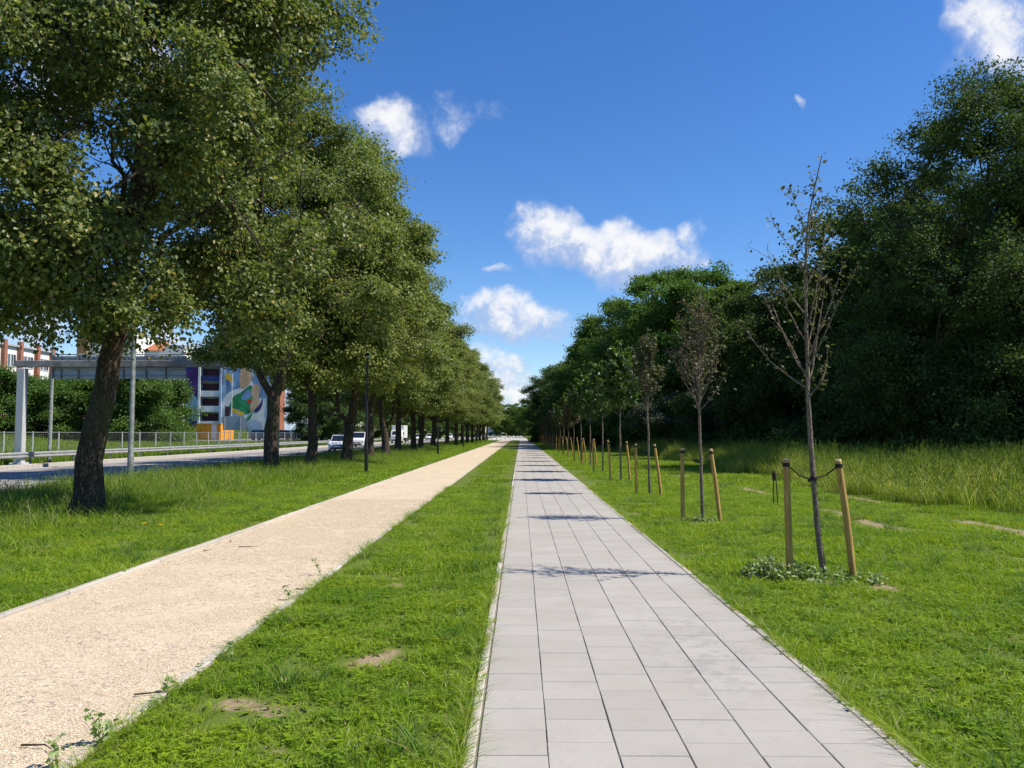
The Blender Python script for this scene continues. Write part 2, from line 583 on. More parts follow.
xs = np.unique(np.round(np.concatenate([np.linspace(-400, -90, 16), np.arange(-90, -26, 2.0), [-24.16, -24.14, -13.06, -13.04, -18.5],
                                        np.arange(-26, -9, 1.0), np.arange(-9, 12, 0.11), np.arange(12, 60, 1.5), np.linspace(60, 600, 20)]), 3))
ys = np.unique(np.round(np.concatenate([np.linspace(-60, -2, 10), np.arange(-2, 22, 0.11), np.arange(22, 60, 0.6), np.arange(60, 200, 4), np.linspace(200, 1500, 30)]), 3))
GX, GY = np.meshgrid(xs, ys)
GZ = Hh(GX, GY)
nx, ny = len(xs), len(ys)
I = np.arange(nx * ny).reshape(ny, nx)
quads = np.stack([I[:-1, :-1], I[:-1, 1:], I[1:, 1:], I[1:, :-1]], -1).reshape(-1, 4)

m, t, out = mat('turf_soil')
geo = t.new('ShaderNodeNewGeometry')
at = t.new('ShaderNodeAttribute', attribute_name='soil')
n1 = t.noise(geo.outputs['Position'], 1.2, 5)
n2 = t.noise(geo.outputs['Position'], 30, 5, 0.7)
n3 = t.noise(geo.outputs['Position'], 0.15, 3)
g = t.mix(t.smooth(n1, 0.35, 0.65), (0.09, 0.14, 0.018), (0.13, 0.18, 0.028))
g = t.mix(t.smooth(n3, 0.4, 0.7), g, (0.10, 0.145, 0.02))
g = t.mix(t.smooth(n2, 0.45, 0.7), g, (0.10, 0.085, 0.045))
s_ = t.mix(t.smooth(n2, 0.35, 0.7), (0.20, 0.15, 0.09), (0.36, 0.29, 0.19))
c = t.mix(t.smooth(at.outputs['Fac'], 0.25, 0.8), g, s_)
principled(t, out, c, 0.95, 0, 0.1, n2, 0.5, 0.02)
M['ground'] = m
me = arr_mesh('ground', np.stack([GX, GY, GZ], -1), quads, smooth=True, mats=[m])
a = me.attributes.new('soil', 'FLOAT', 'POINT')
a.data.foreach_set('value', soil(GX, GY).ravel().astype(np.float32))
gr = link(bpy.data.objects.new('ground', me))
tag(gr, kind='structure')


def sheet(name, x0, x1, y0, y1, z, mt, ny_=1):
    b = MB()
    for k in range(ny_):
        a0 = y0 + (y1 - y0) * k / ny_
        a1 = y0 + (y1 - y0) * (k + 1) / ny_
        b.poly([(x0, a0, z), (x1, a0, z), (x1, a1, z), (x0, a1, z)])
    return tag(b.build(name, mt), kind='structure')


PATH_END = 178.0
# --- gravel path
m, t, out = mat('gravel')
geo = t.new('ShaderNodeNewGeometry')
v = t.new('ShaderNodeTexVoronoi')
t.link(geo.outputs['Position'], v.inputs['Vector'])
v.inputs['Scale'].default_value = 75
v2 = t.new('ShaderNodeTexVoronoi')
t.link(geo.outputs['Position'], v2.inputs['Vector'])
v2.inputs['Scale'].default_value = 32
sc = t.new('ShaderNodeSeparateColor')
t.link(v.outputs['Color'], sc.inputs[0])
sc2 = t.new('ShaderNodeSeparateColor')
t.link(v2.outputs['Color'], sc2.inputs[0])
big = t.noise(geo.outputs['Position'], 0.9, 5, 0.6)
fine = t.noise(geo.outputs['Position'], 220, 3)
c = t.ramp(sc.outputs[0], [(0.0, (0.30, 0.24, 0.17)), (0.2, (0.46, 0.38, 0.275)), (0.6, (0.54, 0.45, 0.33)), (0.9, (0.62, 0.535, 0.42)), (1.0, (0.72, 0.62, 0.47))])
c = t.mix(t.smooth(sc2.outputs[1], 0.88, 0.96), c, (0.25, 0.22, 0.19))
c = t.mix(t.math('MULTIPLY', t.smooth(t.noise(geo.outputs['Position'], 1.7, 6, 0.7, 1.0), 0.52, 0.66), 0.65), c, (0.42, 0.34, 0.245))
c = t.mix(t.math('MULTIPLY', t.smooth(t.noise(geo.outputs['Position'], 5.0, 6, 0.7, 1.0), 0.55, 0.7), 0.6), c, (0.64, 0.55, 0.43))
c = t.mix(t.smooth(big, 0.40, 0.68), c, (0.54, 0.445, 0.325))
c = t.mix(t.math('MULTIPLY', t.smooth(t.noise(geo.outputs['Position'], 3.0, 5, 0.6), 0.58, 0.75), 0.4), c, (0.36, 0.29, 0.21))
hgt = t.math('ADD', v.outputs['Distance'], t.math('MULTIPLY', v2.outputs['Distance'], 0.6))
principled(t, out, c, 0.95, 0, 0.1, hgt, 0.4, 0.008)
M['gravel'] = m
sheet('gravel_path', GR0 + 0.075, GR1 - 0.055, -3, PATH_END, 0.018, m, 40)

# --- kerbs
rng = random.Random(3)


def kerb(name, x0, x1, y0, y1, ztop, seg=1.0, z0=-0.05, mt=None, wob=0.004, bev=0.008):
    b = MB()
    y = y0
    while y < y1:
        L = seg if y < 60 else seg * 4
        dz = rng.uniform(-wob, wob)
        dx = rng.uniform(-wob, wob)
        b.box(x0 + dx, x1 + dx, y + 0.004, min(y + L, y1) - 0.004, z0, ztop + dz, bev)
        y += L
    return tag(b.build(name, mt or M['kerbstone']), kind='structure')


m, t, out = mat('kerb_stone')
geo = t.new('ShaderNodeNewGeometry')
n = t.noise(geo.outputs['Position'], 40, 5, 0.7)
n2 = t.noise(geo.outputs['Position'], 2.5, 4)
c = t.mix(geo.outputs['Random Per Island'], (0.38, 0.35, 0.31), (0.50, 0.47, 0.42))
c = t.mix(t.smooth(n2, 0.5, 0.7), c, (0.44, 0.37, 0.28))
c = t.mix(t.smooth(n, 0.55, 0.8), c, (0.26, 0.24, 0.21))
principled(t, out, c, 0.9, 0, 0.2, n, 0.4, 0.004)
M['kerbstone'] = m
kerb('gravel_kerb', GR0, GR0 + 0.08, -3, PATH_END, 0.05)
kerb('gravel_kerb', GR1 - 0.06, GR1, -3, PATH_END, 0.028)
kerb('path_kerb', PA0 - 0.072, PA0 - 0.014, -3, PATH_END, 0.026)
kerb('path_kerb', PA1 + 0.012, PA1 + 0.075, -3, PATH_END, 0.026)

# --- slab path: bed and slabs
m, t, out = mat('joint_sand')
geo = t.new('ShaderNodeNewGeometry')
n = t.noise(geo.outputs['Position'], 60, 5, 0.7)
principled(t, out, t.mix(n, (0.16, 0.145, 0.12), (0.30, 0.27, 0.23)), 0.95, 0, 0.1)
sheet('path_bed', PA0 - 0.014, PA1 + 0.012, -3, PATH_END, 0.019, m, 20)
rs = np.random.RandomState(5)
S = []
PR = 0.336
for ci in range(NCOL):
    y = -3 + (PR / 2 if ci % 2 else 0)
    while y < PATH_END:
        j = rs.uniform(-0.0015, 0.0015, 4)
        gapx = 0.0025
        gapy = 0.0036
        dz = rs.uniform(-0.0012, 0.0012)
        S.append((PA0 + ci * PAC + gapx + j[0], PA0 + (ci + 1) * PAC - gapx + j[1], y + gapy, y + PR - gapy, 0.030 + dz))
        y += PR
S = np.array(S)
N = len(S)
x0, x1, y0, y1, zt = S.T
bv = 0.003
V = np.zeros((N, 12, 3))
for k, (xa, ya) in enumerate(((x0, y0), (x1, y0), (x1, y1), (x0, y1))):
    V[:, k, 0] = xa; V[:, k, 1] = ya; V[:, k, 2] = 0.006
    V[:, 4 + k, 0] = xa; V[:, 4 + k, 1] = ya; V[:, 4 + k, 2] = zt - 0.003
sx = (1, -1, -1, 1)
sy = (1, 1, -1, -1)
for k in range(4):
    V[:, 8 + k, 0] = V[:, 4 + k, 0] + sx[k] * bv
    V[:, 8 + k, 1] = V[:, 4 + k, 1] + sy[k] * bv
    V[:, 8 + k, 2] = zt
F = []
for k in range(4):
    j = (k + 1) % 4
    F += [(k, j, 4 + j, 4 + k), (4 + k, 4 + j, 8 + j, 8 + k)]
F.append((8, 9, 10, 11))
F = np.array(F)
Q = (F[None] + (np.arange(N) * 12)[:, None, None]).reshape(-1, 4)
m, t, out = mat('grey_paving_slab')
geo = t.new('ShaderNodeNewGeometry')
rnd = geo.outputs['Random Per Island']
n = t.noise(geo.outputs['Position'], 130, 6, 0.8)
n2 = t.noise(geo.outputs['Position'], 1.1, 6, 0.65)
n3 = t.noise(geo.outputs['Position'], 5.5, 6, 0.65)
c = t.ramp(rnd, [(0.0, (0.350, 0.332, 0.308)), (0.5, (0.374, 0.356, 0.330)), (1.0, (0.398, 0.379, 0.352))])
c = t.mix(t.math('MULTIPLY', t.smooth(n2, 0.42, 0.66), 0.55), c, (0.33, 0.305, 0.272))
c = t.mix(t.math('MULTIPLY', t.smooth(t.noise(geo.outputs['Position'], 28, 8, 0.8), 0.45, 0.7), 0.4), c, (0.31, 0.285, 0.255))
c = t.mix(t.math('MULTIPLY', t.smooth(n3, 0.52, 0.72), 0.45), c, (0.30, 0.28, 0.25))
c = t.mix(t.math('MULTIPLY', t.smooth(n, 0.42, 0.72), 0.5), c, (0.27, 0.25, 0.225))
# worn stain, near right of centre
sp = t.new('ShaderNodeSeparateXYZ')
t.link(geo.outputs['Position'], sp.inputs[0])
dx = t.math('DIVIDE', t.math('SUBTRACT', sp.outputs[0], 1.28), 0.42)
dy = t.math('DIVIDE', t.math('SUBTRACT', sp.outputs[1], 6.1), 1.3)
dd = t.math('ADD', t.math('MULTIPLY', dx, dx), t.math('MULTIPLY', dy, dy))
st = t.math('MULTIPLY', t.math('SUBTRACT', 1.0, t.smooth(dd, 0.1, 1.4)), t.smooth(t.noise(geo.outputs['Position'], 7, 5, 0.7), 0.45, 0.62))
c = t.mix(t.math('MULTIPLY', st, 0.7), c, (0.27, 0.26, 0.245))
v = t.new('ShaderNodeTexVoronoi')
t.link(geo.outputs['Position'], v.inputs['Vector'])
v.inputs['Scale'].default_value = 7.0
c = t.mix(t.math('MULTIPLY', t.math('SUBTRACT', 1.0, t.smooth(v.outputs['Distance'], 0.03, 0.06)), 0.45), c, (0.22, 0.19, 0.15))
principled(t, out, c, 0.85, 0, 0.25, n, 0.25, 0.003)
me = arr_mesh('paved_path', V.reshape(-1, 3), Q, mats=[m])
tag(link(bpy.data.objects.new('paved_path', me)), kind='structure')

# --- road
m, t, out = mat('asphalt')
geo = t.new('ShaderNodeNewGeometry')
mp = t.new('ShaderNodeMapping')
mp.inputs['Scale'].default_value = (1, 0.05, 1)
t.link(geo.outputs['Position'], mp.inputs[0])
n = t.noise(mp.outputs[0], 1.6, 5, 0.6)
n2 = t.noise(geo.outputs['Position'], 50, 4, 0.7)
c = t.mix(t.smooth(n, 0.35, 0.65), (0.23, 0.215, 0.205), (0.31, 0.29, 0.275))
c = t.mix(t.math('MULTIPLY', n2, 0.5), c, (0.12, 0.115, 0.11))
principled(t, out, c, 0.85, 0, 0.3, n2, 0.3, 0.004)
M['asphalt'] = m
sheet('road', -24.13, -13.07, -40, 600, -0.12, m, 20)
m, t, out = mat('road_paint')
geo = t.new('ShaderNodeNewGeometry')
n = t.noise(geo.outputs['Position'], 8, 5, 0.7)
principled(t, out, t.mix(t.smooth(n, 0.45, 0.75), (0.66, 0.66, 0.64), (0.36, 0.35, 0.34)), 0.7)
M['paint'] = m
b = MB()
b.box(-16.85, -16.70, -30, 500, -0.119, -0.114)
y = -30
while y < 400:
    b.box(-20.5, -20.38, y, y + 3, -0.119, -0.114)
    y += 9
b.box(-23.75, -23.6, -30, 500, -0.119, -0.114)
tag(b.build('road_markings', M['paint']), kind='structure')
kerb('road_kerb', -13.2, -13.02, -30, 500, 0.02, 2.0, -0.2, M['concrete'])
kerb('road_kerb', -24.55, -24.12, -30, 500, 0.06, 2.0, -0.2, M['concrete'], 0.01)
# side street across the far end and the paving beyond
sheet('side_street', -12.95, 40, PATH_END + 1.2, PATH_END + 9, 0.016, M['asphalt'])
sheet('far_pavement', -9.0, 1.5, PATH_END + 9.6, 420, 0.016, simple('pale_far_paving', (0.45, 0.42, 0.38), 0.9))
sheet('parking_area', -46, -33, 100, 150, 0.62, M['asphalt'])

# ------------------------------------------------------------------ grass (stuff, geometry-node scatter)
def blade_patch(name, n, rad, h, w, seed, lean=0.5, seg=3, heads=0, broad=0, hvar=0.45):
    r = np.random.RandomState(seed)
    V, T = [], []
    Qs = []
    mi = []
    for k in range(n):
        rr = rad * math.sqrt(r.rand())
        a = r.rand() * 2 * PI
        bx, by = rr * math.cos(a), rr * math.sin(a)
        hh = h * (1 - hvar + 2 * hvar * r.rand() ** 1.2)
        la = r.rand() * 2 * PI
        ll = lean * hh * (0.3 + r.rand())
        wd = w * (0.6 + 0.8 * r.rand())
        fa = r.rand() * PI
        wx, wy = math.cos(fa) * wd / 2, math.sin(fa) * wd / 2
        base = len(V)
        for s in range(seg):
            tt = s / seg
            ox, oy = math.cos(la) * ll * tt ** 2, math.sin(la) * ll * tt ** 2
            z = hh * (tt - 0.18 * tt * tt * lean)
            f = 1 - 0.55 * tt
            V.append((bx + ox - wx * f, by + oy - wy * f, z))
            V.append((bx + ox + wx * f, by + oy + wy * f, z))
            if s:
                i = base + 2 * s
                Qs.append((i - 2, i - 1, i + 1, i))
        ox, oy = math.cos(la) * ll, math.sin(la) * ll
        V.append((bx + ox, by + oy, hh * (1 - 0.18 * lean)))
        i = base + 2 * (seg - 1)
        T.append((i, i + 1, i + 2))
        if heads and k < heads:
            # seed head: slim spindle at the tip
            cx, cy_, cz = V[-1]
            j = len(V)
            hl = 0.09 * (0.7 + r.rand() * .7)
            hw = 0.007
            V += [(cx, cy_, cz - 0.02), (cx + hw, cy_, cz + hl * .4), (cx - hw * .5, cy_ + hw, cz + hl * .4), (cx - hw * .5, cy_ - hw, cz + hl * .4), (cx + .02 * math.cos(la), cy_ + .02 * math.sin(la), cz + hl)]
            T += [(j, j + 1, j + 2), (j, j + 2, j + 3), (j, j + 3, j + 1), (j + 4, j + 2, j + 1), (j + 4, j + 3, j + 2), (j + 4, j + 1, j + 3)]
    for k in range(broad):  # small broad-leaved weeds and clover
        rr = rad * math.sqrt(r.rand())
        a = r.rand() * 2 * PI
        bx, by = rr * math.cos(a), rr * math.sin(a)
        hh = h * (0.35 + 0.5 * r.rand())
        for q in range(3):
            la = r.rand() * 2 * PI
            s_ = 0.012 + 0.012 * r.rand()
            j = len(V)
            c_, si = math.cos(la), math.sin(la)
            tz = r.uniform(-.3, .5) * s_
            V += [(bx, by, hh), (bx + c_ * s_ - si * s_ * .6, by + si * s_ + c_ * s_ * .6, hh + tz), (bx + 2 * c_ * s_, by + 2 * si * s_, hh + tz), (bx + c_ * s_ + si * s_ * .6, by + si * s_ - c_ * s_ * .6, hh + tz)]
            Qs.append((j, j + 1, j + 2, j + 3))
    return arr_mesh(name, V, Qs, T)


def grass_material(name, c0, c1, c2, dry=(0.30, 0.27, 0.12), dryamt=0.06, tip=None, trans=0.42):
    m, t, out = mat(name)
    geo = t.new('ShaderNodeNewGeometry')
    pos = geo.outputs['Position']
    rnd = geo.outputs['Random Per Island']
    n1 = t.noise(pos, 0.9, 4, 0.6)
    n2 = t.noise(pos, 4.0, 3, 0.6)
    c = t.mix(t.smooth(n1, 0.36, 0.64), c0, c1)
    c = t.mix(t.math('MULTIPLY', t.smooth(n2, 0.45, 0.75), 0.6), c, c2)
    dr = t.math('GREATER_THAN', rnd, 1 - dryamt)
    c = t.mix(dr, c, dry)
    hs = t.new('ShaderNodeHueSaturation')
    t.link(c, hs.inputs['Color'])
    t.link(t.math('ADD', 0.62, t.math('MULTIPLY', rnd, 0.72)), hs.inputs['Value'])
    c = hs.outputs[0]
    p = t.new('ShaderNodeBsdfPrincipled')
    t.link(c, p.inputs['Base Color'])
    p.inputs['Roughness'].default_value = 0.5
    p.inputs['Specular IOR Level'].default_value = 0.35
    tr = t.new('ShaderNodeBsdfTranslucent')
    t.link(t.mix(1.0, c, (1.35, 1.35, 0.6), 'MULTIPLY'), tr.inputs[0])
    mx = t.new('ShaderNodeMixShader')
    mx.inputs[0].default_value = trans
    t.link(p.outputs[0], mx.inputs[1])
    t.link(tr.outputs[0], mx.inputs[2])
    t.link(mx.outputs[0], out.inputs[0])
    return m


M['lawn'] = grass_material('lawn_grass', (0.155, 0.280, 0.014), (0.255, 0.375, 0.018), (0.325, 0.40, 0.028))
M['verge'] = grass_material('verge_grass', (0.12, 0.22, 0.018), (0.175, 0.28, 0.024), (0.25, 0.34, 0.04), dryamt=0.08)
M['tall'] = grass_material('tall_meadow_grass', (0.17, 0.27, 0.022), (0.24, 0.32, 0.04), (0.34, 0.37, 0.08), dry=(0.52, 0.45, 0.22), dryamt=0.12)


def scatter(name, pts, rz, sc, src_mesh, mt, label):
    src = bpy.data.objects.new(name + '_source', src_mesh)
    src_mesh.materials.clear()
    src_mesh.materials.append(mt)
    me = bpy.data.meshes.new(name)
    me.vertices.add(len(pts))
    me.vertices.foreach_set('co', np.asarray(pts, dtype=np.float32).ravel())
    a = me.attributes.new('rz', 'FLOAT_VECTOR', 'POINT')
    rv = np.zeros((len(pts), 3), dtype=np.float32)
    rv[:, 2] = rz
    a.data.foreach_set('vector', rv.ravel())
    a = me.attributes.new('sc', 'FLOAT_VECTOR', 'POINT')
    a.data.foreach_set('vector', np.asarray(sc, dtype=np.float32).ravel())
    me.materials.append(mt)
    o = link(bpy.data.objects.new(name, me))
    ng = bpy.data.node_groups.new(name + '_nodes', 'GeometryNodeTree')
    ng.interface.new_socket('Geometry', in_out='INPUT', socket_type='NodeSocketGeometry')
    ng.interface.new_socket('Geometry', in_out='OUTPUT', socket_type='NodeSocketGeometry')
    gi = ng.nodes.new('NodeGroupInput')
    go = ng.nodes.new('NodeGroupOutput')
    ip = ng.nodes.new('GeometryNodeInstanceOnPoints')
    oi = ng.nodes.new('GeometryNodeObjectInfo')
    oi.inputs[0].default_value = src
    oi.inputs['As Instance'].default_value = True
    ar = ng.nodes.new('GeometryNodeInputNamedAttribute')
    ar.data_type = 'FLOAT_VECTOR'
    ar.inputs[0].default_value = 'rz'
    asx = ng.nodes.new('GeometryNodeInputNamedAttribute')
    asx.data_type = 'FLOAT_VECTOR'
    asx.inputs[0].default_value = 'sc'
    L = ng.links.new
    L(gi.outputs[0], ip.inputs['Points'])
    L(oi.outputs['Geometry'], ip.inputs['Instance'])
    L(ar.outputs[0], ip.inputs['Rotation'])
    L(asx.outputs[0], ip.inputs['Scale'])
    L(ip.outputs[0], go.inputs[0])
    md = o.modifiers.new('scatter', 'NODES')
    md.node_group = ng
    tag(o, label, 'grass', kind='stuff')
    return o


rs = np.random.RandomState(11)


def frustum_pts(n, ya, yb, margin=2.5, xlim=None):
    """n points, density falling with depth, spread over what the lens could see plus a margin."""
    y = ya + (yb - ya) * rs.rand(n)
    halfL = 0.66 * y + margin
    halfR = 0.645 * y + margin
    keep = rs.rand(n) < (halfL + halfR) / (0.66 * yb * 2 + 2 * margin)
    y = y[keep]
    halfL = halfL[keep]
    halfR = halfR[keep]
    x = -halfL + (halfL + halfR) * rs.rand(len(y))
    return x, y


def in_strip(x, e=0.0):
    return (x > GR1 + e + .03) & (x < PA0 - 0.075 - e)


def lawn_ok(x, y, e):
    return in_strip(x, e) | ((x > PA1 + 0.075 + e)) | ((x < GR0 - e) & (x > -13.15 + e))


def wave(x, y, s):
    return 0.5 + 0.5 * np.sin(x * s + 1.7 * np.sin(y * s * .7 + 1)) * np.sin(y * s * .9 + 1.3 * np.sin(x * s * .8))


def make_lawn(name, ya, yb, dens, rad, src, e, label, hmul=1.0):
    area = (yb - ya) * (0.66 * yb * 2 + 5)
    x, y = frustum_pts(int(area * dens), ya, yb)
    ok = lawn_ok(x, y, e) & ((y < PATH_END - 1) | (x < -9.5) | (x > 3)) & ~((y > PATH_END) & (y < PATH_END + 10) & (x > -13.3))
    x, y = x[ok], y[ok]
    sm = soil(x, y)
    if rad > .2:
        for ddx, ddy in ((.16, 0), (-.16, 0), (0, .2), (0, -.2)):
            sm = np.maximum(sm, soil(x + ddx, y + ddy) * .9)
    ok = rs.rand(len(x)) > sm * 1.2
    x, y = x[ok], y[ok]
    # trampled or mown areas are shorter, verge under the row of trees is longer
    hz = 0.75 + 0.5 * wave(x, y, 2.1) * wave(x + 3, y, .8)
    edge = np.minimum(np.abs(x - (PA0 - .08)), np.abs(x - GR1))
    hz = hz * np.where(in_strip(x) & (np.abs(x - (PA0 - .08)) < .55), 1.35, 1.0)
    hz = hz * np.where(x < -6.3, 1.0 + 1.3 * np.clip((-6.3 - x) / 1.5, 0, 1), 1.0)
    hz = hz * np.where((x > PA1) & (wave(x, y, 1.1) > .7), 1.25, 1.0)
    hz = np.where(soil(x, y) > 0.1, hz * .6, hz) * hmul
    sc = np.stack([0.85 + .4 * rs.rand(len(x))] * 2 + [hz * (0.8 + .4 * rs.rand(len(x)))], -1)
    z = Hh(x, y)
    return scatter(name, np.stack([x, y, z], -1), rs.rand(len(x)) * 6.28, sc, src, M['lawn'], label)


pn = blade_patch('lawn_tuft', 85, 0.13, 0.064, 0.0042, 1, 0.75, 3, 0, 5)
make_lawn('grass', 1.4, 9.0, 75, .13, pn, 0.03, 'short bright green lawn grass beside the slab path in the foreground')
pm = blade_patch('lawn_patch', 170, 0.26, 0.07, 0.0075, 2, 0.7, 2, 0, 6)
make_lawn('grass', 9.0, 24.0, 17, .26, pm, 0.19, 'short green lawn grass either side of the paths in the middle distance')
pf = blade_patch('far_lawn_patch', 260, 0.62, 0.10, 0.018, 4, 0.6, 2)
make_lawn('grass', 24.0, 75.0, 2.6, .6, pf, 0.6, 'green lawn grass along the paths farther away')
pff = blade_patch('distant_lawn_patch', 260, 1.3, 0.12, 0.05, 5, 0.6, 2)
make_lawn('grass', 75.0, 176.0, 0.35, 1.3, pff, 1.0, 'green grass at the far end of the paths', 1.0)

# edge blades hanging over the slabs and kerbs
pe = blade_patch('edge_tuft', 12, 0.03, 0.10, 0.0038, 21, 1.3, 3)
ex, ey = [], []
for (xe, sg) in ((PA0 - .085, -1), (PA1 + .085, 1), (GR1 + .03, 1), (GR0 - .02, -1)):
    n = 1500
    yy = 1.5 + 22 * rs.rand(n) ** 1.4
    kk = rs.rand(n) < 0.35 + 0.65 * (wave(yy, yy * .3, 2.3) > .45)
    if abs(xe) > 2:
        kk &= rs.rand(n) < .3
    else:
        kk &= rs.rand(n) < .6
    yy = yy[kk]
    ex.append(xe + sg * 0.03 * rs.rand(len(yy)) - sg * .015 * rs.rand(len(yy)))
    ey.append(yy)
ex = np.concatenate(ex)
ey = np.concatenate(ey)
s1 = 0.7 + .7 * rs.rand(len(ex))
scatter('grass', np.stack([ex, ey, ex * 0], -1), rs.rand(len(ex)) * 6.28, np.stack([s1, s1, s1], -1), pe, M['lawn'], 'grass blades leaning over the kerb stones of both paths')

# coarse darker tufts standing out of the lawn
pc = blade_patch('coarse_tuft', 60, 0.09, 0.19, 0.005, 31, 0.9, 4)
M['coarse'] = grass_material('coarse_grass', (0.09, 0.19, 0.03), (0.13, 0.24, 0.035), (0.18, 0.27, 0.06), dryamt=0.12)
x, y = frustum_pts(3600, 2.2, 26)
pp_ = np.where(x > PA1, .18 + .6 * (wave(x, y, 1.4) > .7), np.where(in_strip(x), .15 + .75 * (np.abs(x - PA0 + .3) < .28), .35))
ok = lawn_ok(x, y, .08) & (rs.rand(len(x)) < pp_)
x, y = x[ok], y[ok]
s1 = .45 + .6 * rs.rand(len(x))
scatter('coarse_grass', np.stack([x, y, x * 0], -1), rs.rand(len(x)) * 6.28, np.stack([s1 * 1.3, s1 * 1.3, s1], -1), pc, M['coarse'], 'coarser dark green grass tufts scattered through the lawns')
# dry straw lying in the turf
ps = blade_patch('straw_litter', 12, 0.25, 0.03, 0.0035, 33, 1.8, 2)
M['straw'] = simple('dry_straw', (0.50, 0.42, 0.24), 0.9, var=.3, scale=20)
x, y = frustum_pts(2600, 2, 22)
ok = lawn_ok(x, y, .05) & (rs.rand(len(x)) < .25 + .5 * (wave(x + 5, y, .9) > .6))
x, y = x[ok], y[ok]
scatter('straw', np.stack([x, y, x * 0 + .045], -1), rs.rand(len(x)) * 6.28, np.ones((len(x), 3)), ps, M['straw'], 'dry clippings lying in the short lawn')

# verge growth under the left trees
pv = blade_patch('verge_tuft', 80, 0.28, 0.42, 0.009, 6, 0.6, 3, 6, 8)
x, y = frustum_pts(62000, 8, 90)
ok = (x < -6.2) & (x > -12.9) & (rs.rand(len(x)) < 0.25 + 0.5 * wave(x, y, .9) + .3 * (x < -8))
x, y = x[ok], y[ok]
sc = np.stack([1 + .3 * rs.rand(len(x))] * 2 + [(0.45 + .5 * rs.rand(len(x))) * np.clip((-5.6 - x) / 2.0, .3, 1.15)], -1)
scatter('verge_grass', np.stack([x, y, Hh(x, y)], -1), rs.rand(len(x)) * 6.28, sc, pv, M['verge'], 'longer uneven grass on the verge under the row of street trees')

# tall meadow grass at the right
pt = blade_patch('meadow_tuft', 75, 0.26, 0.78, 0.008, 7, 0.35, 3, 30, 0, .3)
x, y = frustum_pts(60000, 11, 75, 4)
edge = 8.75 + .35 * np.sin(y * .5) + .25 * np.sin(y * 1.3)
pr = np.clip((x - edge) / 1.2, 0, 1)
ok = (x > edge) & (x < 45) & (rs.rand(len(x)) < np.where(y < 40, .75, .35)) & (y > 16.0 - (x - 8.5) * .35)
x, y, pr = x[ok], y[ok], pr[ok]
hz = (0.5 + .55 * pr) * (0.7 + .5 * wave(x, y, 1.2)) * (0.8 + .4 * rs.rand(len(x)))
sc = np.stack([1 + .3 * rs.rand(len(x))] * 2 + [hz], -1)
scatter('tall_grass', np.stack([x, y, Hh(x, y)], -1), rs.rand(len(x)) * 6.28, sc, pt, M['tall'], 'tall uncut meadow grass with pale seed heads in front of the wood')

# far bank across the road
x = -26 - 60 * rs.rand(9000) ** 1.3
y = 25 + 140 * rs.rand(9000)
ok = ~((x > -46.5) & (x < -32.5) & (y > 99) & (y < 151))
x, y = x[ok], y[ok]
pb = blade_patch('bank_patch', 150, 0.8, 0.28, 0.035, 8, 0.5, 2)
sc = np.stack([1 + .4 * rs.rand(len(x))] * 3, -1)
scatter('bank_grass', np.stack([x, y, Hh(x, y)], -1), rs.rand(len(x)) * 6.28, sc, pb, M['verge'], 'rough grass on the bank across the road')

# gravel stones
def stone_patch(name, n, rad, seed, s0, s1):
    r = np.random.RandomState(seed)
    V, T = [], []
    oct_ = np.array([(1, 0, 0), (0, 1, 0), (-1, 0, 0), (0, -1, 0), (0, 0, 1), (0, 0, -1)], float)
    fc = [(0, 1, 4), (1, 2, 4), (2, 3, 4), (3, 0, 4), (1, 0, 5), (2, 1, 5), (3, 2, 5), (0, 3, 5)]
    for k in range(n):
        s = r.uniform(s0, s1)
        p = oct_ * s * r.uniform(.65, 1.25, (6, 1)) * np.array([1.1, .9, .6])
        a = r.rand() * 6.28
        ca, sa = math.cos(a), math.sin(a)
        rr = rad * math.sqrt(r.rand())
        b = r.rand() * 6.28
        q = np.stack([p[:, 0] * ca - p[:, 1] * sa + rr * math.cos(b), p[:, 0] * sa + p[:, 1] * ca + rr * math.sin(b), p[:, 2] + s * .25], -1)
        j = len(V)
        V.extend(q.tolist())
        T.extend([(j + f[0], j + f[1], j + f[2]) for f in fc])
    return arr_mesh(name, V, None, T)


m, t, out = mat('gravel_stone')
geo = t.new('ShaderNodeNewGeometry')
c = t.ramp(geo.outputs['Random Per Island'], [(0.0, (0.24, 0.20, 0.16)), (0.12, (0.43, 0.345, 0.25)), (0.5, (0.55, 0.45, 0.33)), (0.85, (0.64, 0.555, 0.43)), (1.0, (0.76, 0.71, 0.62))])
principled(t, out, c, 0.9, 0, 0.2)
M['stone'] = m
sp_ = stone_patch('stone_patch', 110, 0.16, 9, 0.0022, 0.0068)
n = 4200
y = 2.5 + 17 * rs.rand(n) ** 1.25
x = GR0 + .2 + (GR1 - GR0 - .32) * rs.rand(n)
kk = rs.rand(n) < .15 + 1.2 * wave(x, y, 1.9) * wave(x + 1, y + 2, 4.3)
x, y = x[kk], y[kk]
sc = np.stack([np.full(len(x), 1.0)] * 3, -1) * (0.8 + .4 * rs.rand(len(x), 1))
o = scatter('gravel_stones', np.stack([x, y, x * 0 + .018], -1), rs.rand(len(x)) * 6.28, sc, sp_, M['stone'], 'loose sandy gravel stones covering the unpaved path')
o['category'] = 'gravel'


# ------------------------------------------------------------------ trees
def wnoise(p, seed, k=0.5, n=6):
    r = np.random.RandomState(seed)
    s = 0
    for i in range(n):
        d = r.normal(size=3)
        d = d / np.linalg.norm(d) * k * (0.7 + 0.9 * r.rand())
        s = s + np.sin(p @ d + r.rand() * 6.28)
    return s / n * 1.6


